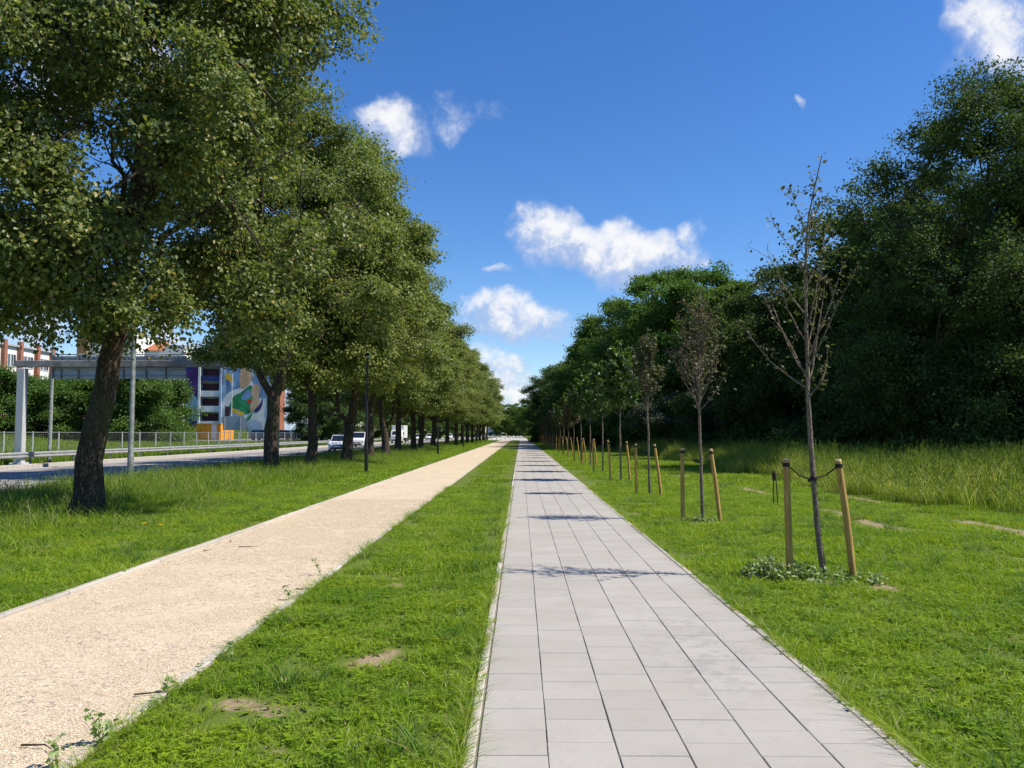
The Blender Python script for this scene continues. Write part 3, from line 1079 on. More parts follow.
def leaves(centres, axes_out, per, spread, size, seed, flat=0.55, droop=0.35, up=0.8, lens=1.0):
    """Leaf blades (one folded quad each) around cluster centres."""
    r = np.random.RandomState(seed)
    n = len(centres) * per
    c = np.repeat(centres, per, 0)
    o = np.repeat(axes_out, per, 0)
    off = r.normal(size=(n, 3)) * spread * np.array([1, 1, flat])
    # leaves sit along the twig: extend along the outward direction
    c = c + off + o * (r.rand(n, 1) - .5) * spread * 1.2
    a = o * 0.45 + r.normal(size=(n, 3)) * 0.6 + np.array([0, 0, -droop])
    a /= np.linalg.norm(a, axis=1, keepdims=True)
    nn = np.array([0, 0, up]) + r.normal(size=(n, 3)) * 0.5 + o * .25
    w = np.cross(nn, a)
    w /= np.linalg.norm(w, axis=1, keepdims=True) + 1e-9
    nr = np.cross(a, w)
    s = size * (0.6 + 0.75 * r.rand(n, 1))
    lw = 0.42
    base = c
    tip = c + a * s * lens - nr * s * .12
    mid = c + a * s * 0.42 * lens + nr * s * .10 * 0
    l_ = mid + w * s * lw + nr * s * .10
    r_ = mid - w * s * lw + nr * s * .10
    V = np.stack([base, l_, tip, r_], 1).reshape(-1, 3)
    Qd = np.arange(n * 4).reshape(-1, 4)
    return V, Qd


def make_tree_meshes(name, seed, h, trunk, r0, cz0, crad, nclus, per, size, spread, leafm, barkm, nlimb=14, prof='ovate',
                     gap=-0.25, lumps=0.22, forks=None, flat=.55, sides=10, shell=.45, hang=0.0, cl=30, clr=.155, padz=.55):
    """trunk: list of points (x,y,z) from the base up to the top of the crown. Returns (trunk mesh, crown mesh)."""
    r = np.random.RandomState(seed)
    rr_ = random.Random(seed)
    tp = np.array(trunk, float)
    # resample the trunk
    seglen = np.r_[0, np.cumsum(np.linalg.norm(np.diff(tp, axis=0), axis=1))]
    nt = max(8, int(seglen[-1] / 0.6))
    ts = np.linspace(0, seglen[-1], nt)
    P = np.stack([np.interp(ts, seglen, tp[:, i]) for i in range(3)], -1)
    P[1:, :2] += r.normal(size=(nt - 1, 2)) * 0.035 * min(1, r0 * 5)
    rad = r0 * (1 - (ts / seglen[-1]) ** 0.85 * 0.93)
    rad[0] *= 1.45
    if nt > 2: rad[1] *= 1.08
    mb = MB()
    mb.tube(P, list(rad), sides)
    nodes = [P[ts > cz0 * .9]]
    top = P[-1, 2]

    def R_(t):
        t = np.clip(t, 0, 1)
        if prof == 'ovate':
            return np.sin(np.pi * np.clip(t * .88 + .10, 0, 1) ** 0.72) ** 0.62
        if prof == 'round':
            return np.sqrt(np.clip(1 - (2 * t - 1) ** 2 * .98, 0, 1)) ** .9
        if prof == 'dome':
            return np.clip(1 - t ** 2.6, 0, 1) ** .5 * np.clip(.78 + t, 0, 1)
        if prof == 'cone':
            return np.clip(1.06 - t, 0, 1) ** .7 * np.clip(t * 6 + .5, 0, 1)
        return 1 - t

    def axis(z):
        return np.stack([np.interp(z, P[:, 2], P[:, 0]), np.interp(z, P[:, 2], P[:, 1])], -1)

    def env(az_, z):
        t_ = (z - cz0) / (h - cz0)
        l = 1 + lumps * (np.sin(az_ * 2 + seed) * .5 + np.sin(az_ * 3 + z * .9 + seed * 2) * .5 + .6 * np.sin(az_ * 5 - z * 1.4 + seed * 3))
        return crad * R_(t_) * l

    limbs = []
    for k in range(nlimb):
        f = (k + .5) / nlimb
        zs = cz0 * 0.92 + (top * .86 - cz0 * .92) * f ** 1.1
        a_ = k * 2.4 + rr_.uniform(-.4, .4)
        ze = min(h * .96, zs + (h - cz0) * (0.10 + .18 * rr_.random()) * (1 - .3 * f))
        e = env(np.array([a_]), np.array([ze]))[0] * rr_.uniform(.72, .95)
        ax = axis(np.array([zs]))[0]
        p0 = Vector((ax[0], ax[1], zs))
        p2 = Vector((ax[0] + math.cos(a_) * e, ax[1] + math.sin(a_) * e, ze))
        p1 = p0.lerp(p2, .45) + Vector((0, 0, (ze - zs) * .15 + e * .08))
        limbs.append((p0, p1, p2, np.interp(zs, P[:, 2], rad) * .55))
    for (pts, rl) in (forks or []):
        limbs.append((Vector(pts[0]), Vector(pts[1]), Vector(pts[2]), rl))
    for (p0, p1, p2, rl) in limbs:
        L = (p2 - p0).length
        ns = 9
        pts = []
        for i in range(ns):
            u = i / (ns - 1)
            q = p0 * (1 - u) ** 2 + p1 * 2 * u * (1 - u) + p2 * u * u
            if i: q += Vector([rr_.gauss(0, .022 * L) for _ in range(3)])
            pts.append(q)
        rl = max(rl, .02)
        rads = [rl * (1 - .88 * (i / (ns - 1)) ** .8) for i in range(ns)]
        mb.tube(pts, rads, max(5, sides - 3))
        nodes.append(np.array([tuple(q) for q in pts[2:]]))
        for s in range(5 if L > 1.5 else 3):
            i = rr_.randrange(2, ns - 1)
            d = (pts[i + 1] - pts[i]).normalized()
            side = Vector((rr_.gauss(0, 1), rr_.gauss(0, 1), rr_.gauss(0.1, .5))).normalized()
            dd_ = (d * .7 + side * .8).normalized()
            L2 = L * rr_.uniform(.25, .45)
            q = [pts[i]]
            for j in range(1, 5):
                q.append(q[-1] + (dd_ + Vector((rr_.gauss(0, .18), rr_.gauss(0, .18), rr_.gauss(.04, .15)))) * L2 / 4)
            mb.tube(q, [rads[i] * .55 * (1 - .8 * j / 4) for j in range(5)], 4)
            nodes.append(np.array([tuple(w) for w in q[1:]]))
    nodes = np.concatenate(nodes)
    # foliage pads (clumps) inside the lumpy crown, twigs and leaf clusters round each
    nb = max(8, int(nclus / cl))
    B = np.zeros((0, 3))
    while len(B) < nb:
        n = nb * 2
        z = cz0 + (h - cz0) * r.rand(n)
        a_ = r.rand(n) * 2 * PI
        e = env(a_, z)
        keep = r.rand(n) < (e / (crad * 1.25)) ** 1.2
        u = r.rand(n) ** shell
        ax = axis(z)
        p = np.stack([ax[:, 0] + np.cos(a_) * e * u, ax[:, 1] + np.sin(a_) * e * u, z], -1)
        keep &= wnoise(p, seed + 5, 1.5) > gap + .04 - .3 * (u > .85)
        B = np.concatenate([B, p[keep]])
    B = B[:nb]
    rc = crad * clr * (.45 + 1.0 * r.rand(nb, 1) ** 1.4)
    which = r.randint(0, nb, nclus)
    off_ = r.normal(size=(nclus, 3))
    off_ /= np.linalg.norm(off_, axis=1, keepdims=True)
    off_ *= (r.rand(nclus, 1) ** .5) * 1.5
    C = B[which] + off_ * rc[which] * np.array([1, 1, padz]) - np.array([0, 0, hang]) * r.rand(nclus, 1)
    C[:, 2] = np.maximum(C[:, 2], .15)
    nearB = ((B[:, None] - nodes[None]) ** 2).sum(-1).argmin(1)
    for i_ in range(nb):
        p0 = Vector(nodes[nearB[i_]])
        p2 = Vector(B[i_])
        L_ = (p2 - p0).length
        if L_ > .15:
            mb.tube([p0, p0.lerp(p2, .5) + Vector((rr_.gauss(0, .06), rr_.gauss(0, .06), .06)) * L_, p2], [.012 + .012 * L_, .010 + .007 * L_, .007], 4)
    A = B[which]
    D = C - A
    Ln = np.linalg.norm(D, axis=1, keepdims=True) + 1e-6
    Dn = D / Ln
    # twig tubes as thin three-sided prisms (vectorised)
    side = np.cross(Dn, np.array([0, 0, 1.0])) + 1e-3
    side /= np.linalg.norm(side, axis=1, keepdims=True)
    upv = np.cross(side, Dn)
    rt = 0.006 + 0.0055 * np.clip(Ln, 0, 2.5) * (size / .1) ** .3
    midp = A + D * .5 + np.array([0, 0, .08]) * Ln
    TV = []
    for (c_, k_) in ((A, 1.0), (midp, .75), (C + Dn * spread * .6, .25)):
        for aa in (0, 2.094, 4.189):
            TV.append(c_ + (side * math.cos(aa) + upv * math.sin(aa)) * rt * k_)
    TV = np.stack(TV, 1)
    f = np.array([(0, 1, 4, 3), (1, 2, 5, 4), (2, 0, 3, 5), (3, 4, 7, 6), (4, 5, 8, 7), (5, 3, 6, 8)])
    TQ = (f[None] + (np.arange(nclus) * 9)[:, None, None]).reshape(-1, 4)
    bv_ = np.array([tuple(v) for v in mb.v])
    quads_ = [q for q in mb.f if len(q) == 4]
    tq = np.array(quads_)
    trunk_me = arr_mesh(name + '_trunk', np.concatenate([bv_, TV.reshape(-1, 3)]), np.concatenate([tq, TQ + len(bv_)]), smooth=True, mats=[barkm])
    ax = axis(C[:, 2])
    outv = C - np.stack([ax[:, 0], ax[:, 1], C[:, 2] - .3], -1)
    outv = outv * .5 + D * 1.5
    outv = outv / (np.linalg.norm(outv, axis=1, keepdims=True) + 1e-6) * .6 + Dn * .5
    LV, LQ = leaves(C, outv, per, spread, size, seed + 1, flat)
    crown_me = arr_mesh(name + '_crown', LV, LQ, mats=[leafm])
    return trunk_me, crown_me


def tree_obj(name, meshes, loc, rz=0, sc=1.0, label=None, cat='tree', group=None, sz=None):
    root = empty(name, loc, rz, label, cat, group)
    root.scale = (sc, sc, sz or sc)
    link(bpy.data.objects.new('trunk', meshes[0]), root)
    link(bpy.data.objects.new('crown', meshes[1]), root)
    return root


def straight(h, lean=(0, 0), seed=0, wig=.25):
    r = random.Random(seed)
    pts = [(0, 0, -.15)]
    n = 6
    for i in range(1, n + 1):
        u = i / n
        pts.append((lean[0] * u + r.uniform(-wig, wig) * (u > .3), lean[1] * u + r.uniform(-wig, wig) * (u > .3), h * .93 * u))
    return pts


# street trees (left row)
LIN = {}
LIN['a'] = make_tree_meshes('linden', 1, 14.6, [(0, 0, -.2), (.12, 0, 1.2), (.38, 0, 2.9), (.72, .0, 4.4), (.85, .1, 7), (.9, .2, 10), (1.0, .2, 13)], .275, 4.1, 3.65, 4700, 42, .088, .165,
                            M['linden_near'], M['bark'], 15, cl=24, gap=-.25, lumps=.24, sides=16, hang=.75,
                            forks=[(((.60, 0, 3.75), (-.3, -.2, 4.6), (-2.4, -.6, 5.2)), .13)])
LIN['b'] = make_tree_meshes('linden', 2, 16.2, [(0, 0, -.2), (0, 0, 1.5), (.05, 0, 3.1), (.6, .1, 5.2), (.7, .2, 8), (.5, .2, 14.8)], .31, 4.7, 4.2, 4600, 36, .107, .19,
                            M['linden'], M['bark'], 13, gap=-.2, lumps=.2, sides=12, hang=.3,
                            forks=[(((0, 0, 3.0), (-.9, -.1, 4.3), (-1.6, 0, 7.2)), .20)])
LIN['c'] = make_tree_meshes('linden', 3, 15.8, straight(15.8, (.3, 0), 3), .27, 3.8, 4.0, 4000, 30, .122, .21, M['linden'], M['bark'], 13, gap=-.22, lumps=.22, sides=10, hang=.3)
LIN['d'] = make_tree_meshes('linden', 4, 15.4, [(0, 0, -.2), (0, 0, 1.2), (-.4, 0, 3.4), (-.6, 0, 6), (-.3, 0, 14.2)], .27, 3.8, 4.0, 4000, 30, .122, .21, M['linden'], M['bark'], 13, gap=-.22, lumps=.24, sides=10, hang=.3,
                            forks=[(((0, 0, 1.8), (.45, 0, 2.8), (1.3, 0, 6.0)), .16)])
# position by the column of the trunk and the depth
LROW = [('a', -10.8, 7.5, 1.9, 1.0), ('a', -8.25, 15.3, 0, 1.0), ('b', AX(272, 32.5), 32.5, 0, 1.0), ('c', AX(312, 36.5), 36.5, 2.2, .95),
        ('d', AX(347, 39.5), 39.5, 3.3, 1.04), ('b', AX(369, 46), 46, 2.4, .98), ('d', AX(386, 52), 52, .2, 1.0), ('c', AX(399, 58), 58, 4.0, .98),
        ('c', AX(413, 64.5), 64.5, .5, .95), ('d', AX(421, 70.5), 70.5, 2, 1.0), ('b', AX(434, 78), 78, 1.1, .96), ('c', AX(447.5, 90), 90, 3, .98),
        ('d', AX(456, 100), 100, 4.5, .95), ('c', AX(462, 109), 109, 1.5, .94), ('b', AX(467.5, 118), 118, 5.5, .93), ('c', AX(472, 128), 128, .2, .95), ('d', AX(476.5, 138), 138, 2.7, .92),
        ('c', AX(480, 148), 148, 3.9, .92), ('b', AX(483.5, 159), 159, 1.4, .92), ('c', AX(487, 171), 171, 5.2, .9)]
SIDE = ['leaning dark trunk', 'forked trunk', 'straight trunk']
for i, (k, x, y, rz, s) in enumerate(LROW):
    if i == 0:
        lab = 'linden whose trunk is out of frame, yellowing leaves hanging at the top left corner'
    elif i == 1:
        lab = 'linden with thick leaning dark trunk nearest the camera beside the road'
    elif i == 2:
        lab = 'linden with stout trunk forking into two limbs behind the leaning trunk'
    else:
        lab = '%s tree with olive green crown along the gravel path, counted from the camera' % ORD[i].capitalize()
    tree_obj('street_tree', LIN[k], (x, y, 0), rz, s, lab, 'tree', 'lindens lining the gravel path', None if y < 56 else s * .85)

# trees across the road and the wood at the right
FT = {}
FT['maple'] = make_tree_meshes('maple', 21, 17.0, straight(17, (.2, .2), 5), .30, 1.2, 6.4, 3800, 26, .20, .30, M['maple'], M['bark_wood'], 16, clr=.175, cl=24, prof='dome', gap=-.3, lumps=.24, flat=.5)
FT['maple_b'] = make_tree_meshes('maple', 22, 15.0, straight(15, (-.3, .2), 6), .28, .8, 5.6, 3400, 24, .20, .30, M['maple'], M['bark_wood'], 16, clr=.175, cl=24, prof='ovate', gap=-.3, lumps=.28, flat=.5)
FT['alder'] = make_tree_meshes('alder', 23, 18.5, straight(18.5, (.4, .2), 7), .30, .6, 5.8, 7000, 28, .125, .21, M['wood'], M['bark_wood'], 20, clr=.17, cl=20, padz=.85, prof='ovate', gap=-.16, lumps=.34, flat=.7)
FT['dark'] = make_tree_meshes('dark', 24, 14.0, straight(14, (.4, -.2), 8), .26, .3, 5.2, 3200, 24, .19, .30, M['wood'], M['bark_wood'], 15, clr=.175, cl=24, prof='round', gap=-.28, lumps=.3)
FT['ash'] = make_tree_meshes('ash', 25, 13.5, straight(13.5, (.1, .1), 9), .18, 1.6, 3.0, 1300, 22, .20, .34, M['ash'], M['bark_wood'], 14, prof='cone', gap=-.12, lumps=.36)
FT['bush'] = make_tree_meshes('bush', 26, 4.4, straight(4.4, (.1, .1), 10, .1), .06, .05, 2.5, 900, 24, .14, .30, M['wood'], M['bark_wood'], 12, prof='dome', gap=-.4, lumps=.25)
FT['willow'] = make_tree_meshes('willow', 27, 5.4, straight(5.4, (.1, .1), 11, .1), .07, .1, 3.1, 1100, 24, .12, .28, M['willow'], M['bark_wood'], 14, prof='round', gap=-.3, lumps=.3)
FT['hedge'] = make_tree_meshes('hedge', 28, 6.5, straight(6.5, (.1, .1), 12, .1), .10, .1, 4.2, 1700, 24, .17, .36, M['ash'], M['bark_wood'], 14, prof='dome', gap=-.4, lumps=.25)

WOOD = [
    ('alder', 19.6, 33.5, .3, .92, 'tallest dark feathery tree at the right, standing at the front of the wood'),
    ('alder', 27.0, 40.0, 2.1, 1.0, 'tall dark tree at the right frame edge beside the tallest one'),
    ('dark', 21.2, 46.0, 1.2, 1.05, 'dark tree just left of the tallest tree, lower crown against the sky'),
    ('alder', 24.5, 48.0, 4.0, .93, 'dark narrow tree behind the gap between the tallest trees'),
    ('dark', 18.6, 56.0, 3.0, .92, 'shaded tree directly behind the nearest staked sapling'),
    ('maple_b', 18.0, 66.0, .6, .92, 'rounded tree with sunlit top between the two nearest saplings'),
    ('maple_b', 15.9, 74.0, 2.5, 1.10, 'broad maple crown right of the highest leafy dome'),
    ('maple', 14.5, 81.0, .2, 1.06, 'broad maple forming the highest leafy dome in the middle of the wood'),
    ('maple', 12.0, 93.0, 1.9, 1.0, 'broad dark maple just left of the highest leafy dome'),
    ('maple_b', 10.5, 104.0, 3.3, .96, 'maple sloping down toward the slab path, behind the leafy saplings'),
    ('ash', 7.1, 105.0, .5, 1.04, 'slim light green ash sticking up at the left of the wood'),
    ('dark', 9.2, 119.0, 2.9, .92, 'dark tree right behind the slim light green ash'),
    ('dark', 7.2, 131.0, .9, .92, 'dark tree overhanging the far part of the slab path'),
    ('dark', 5.6, 144.0, 4.1, .9, 'last dark tree on the right against the sky gap at the far end'),
]
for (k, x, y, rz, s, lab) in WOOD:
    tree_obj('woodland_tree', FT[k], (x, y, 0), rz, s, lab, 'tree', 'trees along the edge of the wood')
rw = random.Random(77)
DEEP = []
for (x, y) in [(29, 50), (34, 45), (36, 38), (42, 42), (24, 58), (31, 60), (40, 58), (24, 68), (31, 72), (21, 80), (28, 84), (38, 76), (20, 92), (27, 98), (18, 106), (25, 112), (17, 120), (23, 128), (15, 136), (21, 144),
               (13, 152), (18, 160), (9.5, 158), (46, 52), (48, 66), (36, 92), (34, 110), (30, 126), (26, 142), (50, 44), (38, 33), (45, 30), (31, 34.5), (33, 28), (40, 24), (48, 22)]:
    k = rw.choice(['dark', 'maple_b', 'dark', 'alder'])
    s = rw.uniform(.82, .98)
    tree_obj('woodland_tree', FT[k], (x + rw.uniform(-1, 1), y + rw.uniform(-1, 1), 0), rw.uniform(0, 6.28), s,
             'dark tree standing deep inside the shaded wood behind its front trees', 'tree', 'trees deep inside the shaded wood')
# undergrowth
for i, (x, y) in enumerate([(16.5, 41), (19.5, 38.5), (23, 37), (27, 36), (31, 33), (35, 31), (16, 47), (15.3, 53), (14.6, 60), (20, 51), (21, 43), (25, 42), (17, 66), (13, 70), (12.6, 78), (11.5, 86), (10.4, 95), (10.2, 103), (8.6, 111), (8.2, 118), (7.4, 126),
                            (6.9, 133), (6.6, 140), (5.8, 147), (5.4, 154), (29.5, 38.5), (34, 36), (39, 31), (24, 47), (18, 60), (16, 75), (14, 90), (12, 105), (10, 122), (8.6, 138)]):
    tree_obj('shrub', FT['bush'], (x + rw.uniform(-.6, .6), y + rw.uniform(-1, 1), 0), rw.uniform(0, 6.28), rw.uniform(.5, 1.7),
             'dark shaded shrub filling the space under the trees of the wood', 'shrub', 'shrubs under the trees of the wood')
tree_obj('willow_shrub', FT['willow'], (AX(668, 64), 64, 0), .4, .82, 'pale grey-green willow shrub behind the second sapling', 'shrub')
tree_obj('willow_shrub', FT['willow'], (AX(704, 62), 62, 0), 2.4, .9, 'pale grey-green willow shrub just right of the second sapling', 'shrub')

# across the road
ACR = [('hedge', AX(22, 84), 84, 1.0, 'round green bush left of the leaning trunk, behind the white gantry column'), ('hedge', AX(60, 92), 92, 1.15, 'bright green bush between the gantry column and the leaning trunk'),
       ('hedge', AX(-30, 80), 80, 1.1, 'round bush at the left frame edge across the road'), ('hedge', AX(118, 88), 88, 1.3, 'large round bush right of the leaning trunk'),
       ('hedge', AX(143, 96), 96, 1.35, 'large bush beside the painted building, right of the galvanised lamp post'), ('hedge', AX(92, 98), 98, 1.3, 'bush hidden partly by the leaning trunk across the road'),
       ('dark', AX(322, 112), 112, .9, 'dark tree across the road between the third and fourth trunks'), ('dark', AX(345, 128), 128, .85, 'dark tree across the road above the white cars'),
       ('maple_b', AX(372, 150), 150, .9, 'tree across the road behind the black lamp post'), ('dark', AX(398, 170), 170, .9, 'tree across the road behind the white box truck'),
       ('maple_b', AX(418, 195), 195, .9, 'tree across the road left of the second black lamp post'), ('dark', AX(440, 225), 225, .95, 'tree across the road behind the second black lamp post'),
       ('maple_b', AX(458, 260), 260, .95, 'tree across the road near the far end of the row'), ('dark', AX(474, 300), 300, 1, 'farthest tree across the road')]
for (k, x, y, s, lab) in ACR:
    tree_obj('roadside_bush' if k == 'hedge' else 'roadside_tree', FT[k], (x, y, float(Hh(x, y)) - .05), rw.uniform(0, 6), s, lab, 'bush' if k == 'hedge' else 'tree', 'greenery across the road')
for i, (px, y, s) in enumerate([(508, 300, .8), (516, 330, .9), (524, 300, .8), (500, 360, .8), (534, 280, .95), (545, 260, .9), (556, 240, .9)]):
    tree_obj('distant_tree', FT['maple_b'], (AX(px, y), y, 0), i, s, '%s small tree from the left in the far gap at the end of the paths' % ORD[i], 'tree', 'distant trees closing the far gap')


# ------------------------------------------------------------------ saplings and stakes
def make_sapling(seed, h, trunk, zb, nb, spread_, leafn, lsize, leafm, steep=1.1, extra=None, per=7, lf=.38):
    r = random.Random(seed)
    mb = MB()
    tp = np.array(trunk, float)
    zz = np.linspace(tp[0, 2], tp[-1, 2], 22)
    P = [Vector((np.interp(z, tp[:, 2], tp[:, 0]) + r.gauss(0, .006), np.interp(z, tp[:, 2], tp[:, 1]) + r.gauss(0, .006), z)) for z in zz]
    rad = [.033 * (1 - .9 * max(0, (z / h)) ** 1.2) + .002 for z in zz]
    rad[0] *= 1.2
    mb.tube(P, rad, 9)
    tips = []
    br = []
    for k in range(nb):
        z0 = zb + (h * .88 - zb) * (k / nb) ** 1.15
        a = k * 2.4 + r.uniform(-.3, .3)
        L = (h - z0) * lf * r.uniform(.8, 1.2) + .22
        p = Vector((np.interp(z0, tp[:, 2], tp[:, 0]), np.interp(z0, tp[:, 2], tp[:, 1]), z0))
        d = Vector((math.cos(a) * spread_, math.sin(a) * spread_, steep * r.uniform(.6, 1.1))).normalized()
        br.append((p, d, L, .014 * (1 - .6 * k / nb)))
    for e in (extra or []):
        br.append((Vector(e[0]), Vector(e[1]).normalized(), e[2], e[3]))
    for (p, d, L, r0) in br:
        q = [p]
        dd = d.copy()
        n = 7
        for j in range(n):
            dd = (dd + Vector((r.gauss(0, .10), r.gauss(0, .10), .10))).normalized()
            q.append(q[-1] + dd * L / n)
        mb.tube(q, [max(.002, r0 * (1 - .85 * j / n)) for j in range(n + 1)], 5)
        for j in range(2, n + 1):
            tips.append((q[j], dd.copy()))
            if r.random() < .65:
                sd = (dd * .8 + Vector((r.gauss(0, .7), r.gauss(0, .7), r.gauss(.2, .4)))).normalized()
                e = q[j] + sd * L * r.uniform(.12, .32)
                m_ = q[j].lerp(e, .5) + Vector((0, 0, .01))
                mb.tube([q[j], m_, e], [.004, .003, .0015], 4)
                tips.append((e, sd))
                tips.append((m_, sd))
    for j in range(12, len(P)):
        tips.append((P[j], Vector((0, 0, 1))))
    r.shuffle(tips)
    tips = tips[:leafn]
    C = np.array([tuple(a) for a, b in tips])
    O = np.array([tuple(b) for a, b in tips])
    LV, LQ = leaves(C, O * .7, per, .035, lsize, seed, .9, droop=.25)
    bv_ = np.array([tuple(v) for v in mb.v])
    quads_ = np.array([q for q in mb.f if len(q) == 4])
    tm = arr_mesh('sapling_trunk', bv_, quads_, smooth=True, mats=[M['bark_sap']])
    cm = arr_mesh('sapling_crown', LV, LQ, mats=[leafm])
    return tm, cm


SAP = {}
SAP[0] = make_sapling(41, 4.72, [(.02, 0, -.1), (0, 0, 0), (-.10, 0, 1.1), (-.14, 0, 2.3), (-.13, 0, 3.4), (-.10, 0, 3.9), (.0, 0, 4.4), (.08, 0, 4.72)], 2.15, 14, .60, 170, .045, M['sapleaf_olive'], 1.15,
                      [((-.14, 0, 2.10), (-.9, .1, .55), .85, .012), ((-.14, 0, 1.98), (.75, 0, .6), .55, .014), ((-.13, 0, 2.3), (.35, -.2, 1), 1.3, .011), ((-.14, 0, 2.2), (-.4, .2, 1), 1.4, .011)], per=4)
SAP[1] = make_sapling(42, 4.25, [(.0, 0, -.1), (-.03, 0, 1.4), (-.05, 0, 2.4), (.02, 0, 4.25)], 2.0, 40, .85, 330, .052, M['sapleaf_brown'], 1.25, per=4)
SAP[2] = make_sapling(43, 4.3, [(.0, 0, -.1), (-.02, 0, 1.6), (-.06, 0, 2.6), (-.02, 0, 4.3)], 2.2, 30, .5, 300, .075, M['sapleaf_olive'], 1.2, per=6)
SAP[3] = make_sapling(44, 4.5, [(.0, 0, -.1), (.02, 0, 1.6), (0, 0, 2.6), (.03, 0, 4.5)], 2.1, 34, 1.0, 330, .13, M['sapleaf_green'], .9, per=7)
SAP[4] = make_sapling(45, 4.1, [(.0, 0, -.1), (.02, 0, 1.6), (0, 0, 2.6), (-.03, 0, 4.1)], 2.0, 34, .9, 500, .12, M['sapleaf_brown'], 1.0, per=7)


def make_stake(h, lean, strap_to, right):
    """Round pale wooden stake with a webbing strap to the sapling; strap_to is the trunk point relative to the base."""
    root = empty('tree_stake')
    b = MB()
    top = Vector((lean, 0, h))
    b.tube([(0, 0, -.25), (lean * .5, 0, h * .5), (lean * .985, 0, h * .985)], [.038, .037, .035], 12)
    s = b.build('post', M['stake'], root, True)
    c = MB()
    c.tube([(lean * .985, 0, h * .985), tuple(top)], [.035, .030], 12)
    c.build('post_top', M['stake_end'], root, True)
    k = MB()
    z1 = h - .07
    p0 = Vector((lean * z1 / h, 0, z1))
    ring = []
    k.tube([(p0.x, 0, z1 - .022), (p0.x, 0, z1 + .022)], .0395, 12)
    p1 = Vector(strap_to)
    d = (p1 - p0)
    a = p0 + d.normalized() * .034
    mid = p0.lerp(p1, .5) - Vector((0, 0, .03))
    for off in (-.008, .008):
        k.tube([a + Vector((0, off, 0)), mid + Vector((0, off, 0)), p1 + Vector((0, off * 3, 0))], .0065, 5)
    k.tube([p1 - Vector((0, 0, .02)), p1 + Vector((0, 0, .02))], .042, 10)
    k.build('strap', M['strap'], root)
    return root


def set_stake(proto_root, loc, label, rz=0):
    r = proto_root
    r.location = loc
    r.rotation_euler = (0, 0, rz)
    return tag(r, label, 'stake', 'wooden stakes tied to the young trees')


sp_pos = []
SX = 3.31
sap_list = [(0, 9.0), (1, 14.9), (2, 21.0), (3, 27.0)]
rsap = random.Random(9)
yy = 33.0
seq = [3, 3, 3, 4, 4, 3, 4, 3, 4, 4, 3, 4, 3, 4, 4, 3, 4]
for q in seq:
    sap_list.append((q, yy))
    yy += 6.0
DESC = {0: 'Nearly bare', 1: 'Brown-leaved', 2: 'Olive-leaved', 3: 'Green-leaved', 4: 'Brownish'}
protoL = make_stake(1.32, -.02, (.36 - .10, 0, 1.08), False)
protoR = make_stake(1.31, -.16, (-.33 - .10, 0, 1.10), True)
first = True
for i, (k, y) in enumerate(sap_list):
    sc_ = 1.0 if i < 3 else rsap.uniform(.92, 1.08)
    lab = '%s young tree, %s in the staked row counted from the camera' % (DESC[k], ORD[i])
    tree_obj('sapling', SAP[k], (SX, y, 0), 0 if i < 3 else rsap.uniform(0, 6.28), sc_, lab, 'sapling', 'young trees planted beside the slab path')
    if i == 0:
        L_, R__ = protoL, protoR
    else:
        L_, R__ = copy_tree(protoL), copy_tree(protoR)
        L_.rotation_euler = (0, 0, 0)
    j1, j2 = (0, 0) if i == 0 else (rsap.uniform(-.03, .03), rsap.uniform(-.03, .03))
    set_stake(L_, (SX - .355 + j1, y + .04, 0), 'Left wooden stake of the %s sapling counted from the camera' % ORD[i])
    set_stake(R__, (SX + .335 + j2, y - .02, 0), 'Right wooden stake of the %s sapling counted from the camera' % ORD[i])
    if i:
        L_.rotation_euler = (rsap.uniform(-.03, .03), rsap.uniform(-.03, .03), 0)
        R__.rotation_euler = (rsap.uniform(-.03, .03), rsap.uniform(-.04, .03), 0)

# leafy weeds around the sapling feet
def leafy(name, seed, n, rx, ry, h, size, loc, label, cat='weeds'):
    r = np.random.RandomState(seed)
    C, O = [], []
    mb = MB()
    for k in range(n):
        a = r.rand() * 6.28
        q = math.sqrt(r.rand())
        x, y_ = q * rx * math.cos(a), q * ry * math.sin(a)
        hh = h * (1 - .6 * q) * (.5 + .7 * r.rand())
        mb.tube([(x, y_, 0), (x + .01, y_, hh * .5), (x + .02 * r.randn(), y_ + .02 * r.randn(), hh)], .0022, 4)
        for z in (.35, .6, .8, 1.0):
            b_ = r.rand() * 6.28
            C.append((x, y_, hh * z)); O.append((math.cos(b_), math.sin(b_), .3))
    LV, LQ = leaves(np.array(C), np.array(O), 3, .018, size, seed, .6, droop=.1, lens=1.15)
    root = empty(name, loc, 0, label, cat)
    mb.build('stem', M['stems'], root)
    link(bpy.data.objects.new('foliage', arr_mesh('foliage', LV, LQ, mats=[M['weed']])), root)
    return root


leafy('weed_clump', 3, 80, .36, .24, .26, .040, (2.78, 9.02, 0), 'pale leafy weed clump at the foot of the nearest left stake')
leafy('weed_clump', 4, 38, .45, .24, .14, .040, (3.50, 8.85, 0), 'pale leafy weed clump between the nearest sapling and its right stake')
leafy('weed_clump', 5, 50, .24, .16, .14, .038, (3.12, 9.05, 0), 'low leafy weeds touching the nearest sapling trunk')
leafy('weed_clump', 6, 26, .35, .2, .10, .05, (3.25, 14.8, 0), 'low leafy weeds around the foot of the second sapling')
leafy('weed_clump', 8, 26, .4, .25, .22, .055, (8.1, 12.4, 0), 'leafy weed clump beside the bare wheel track at the right')


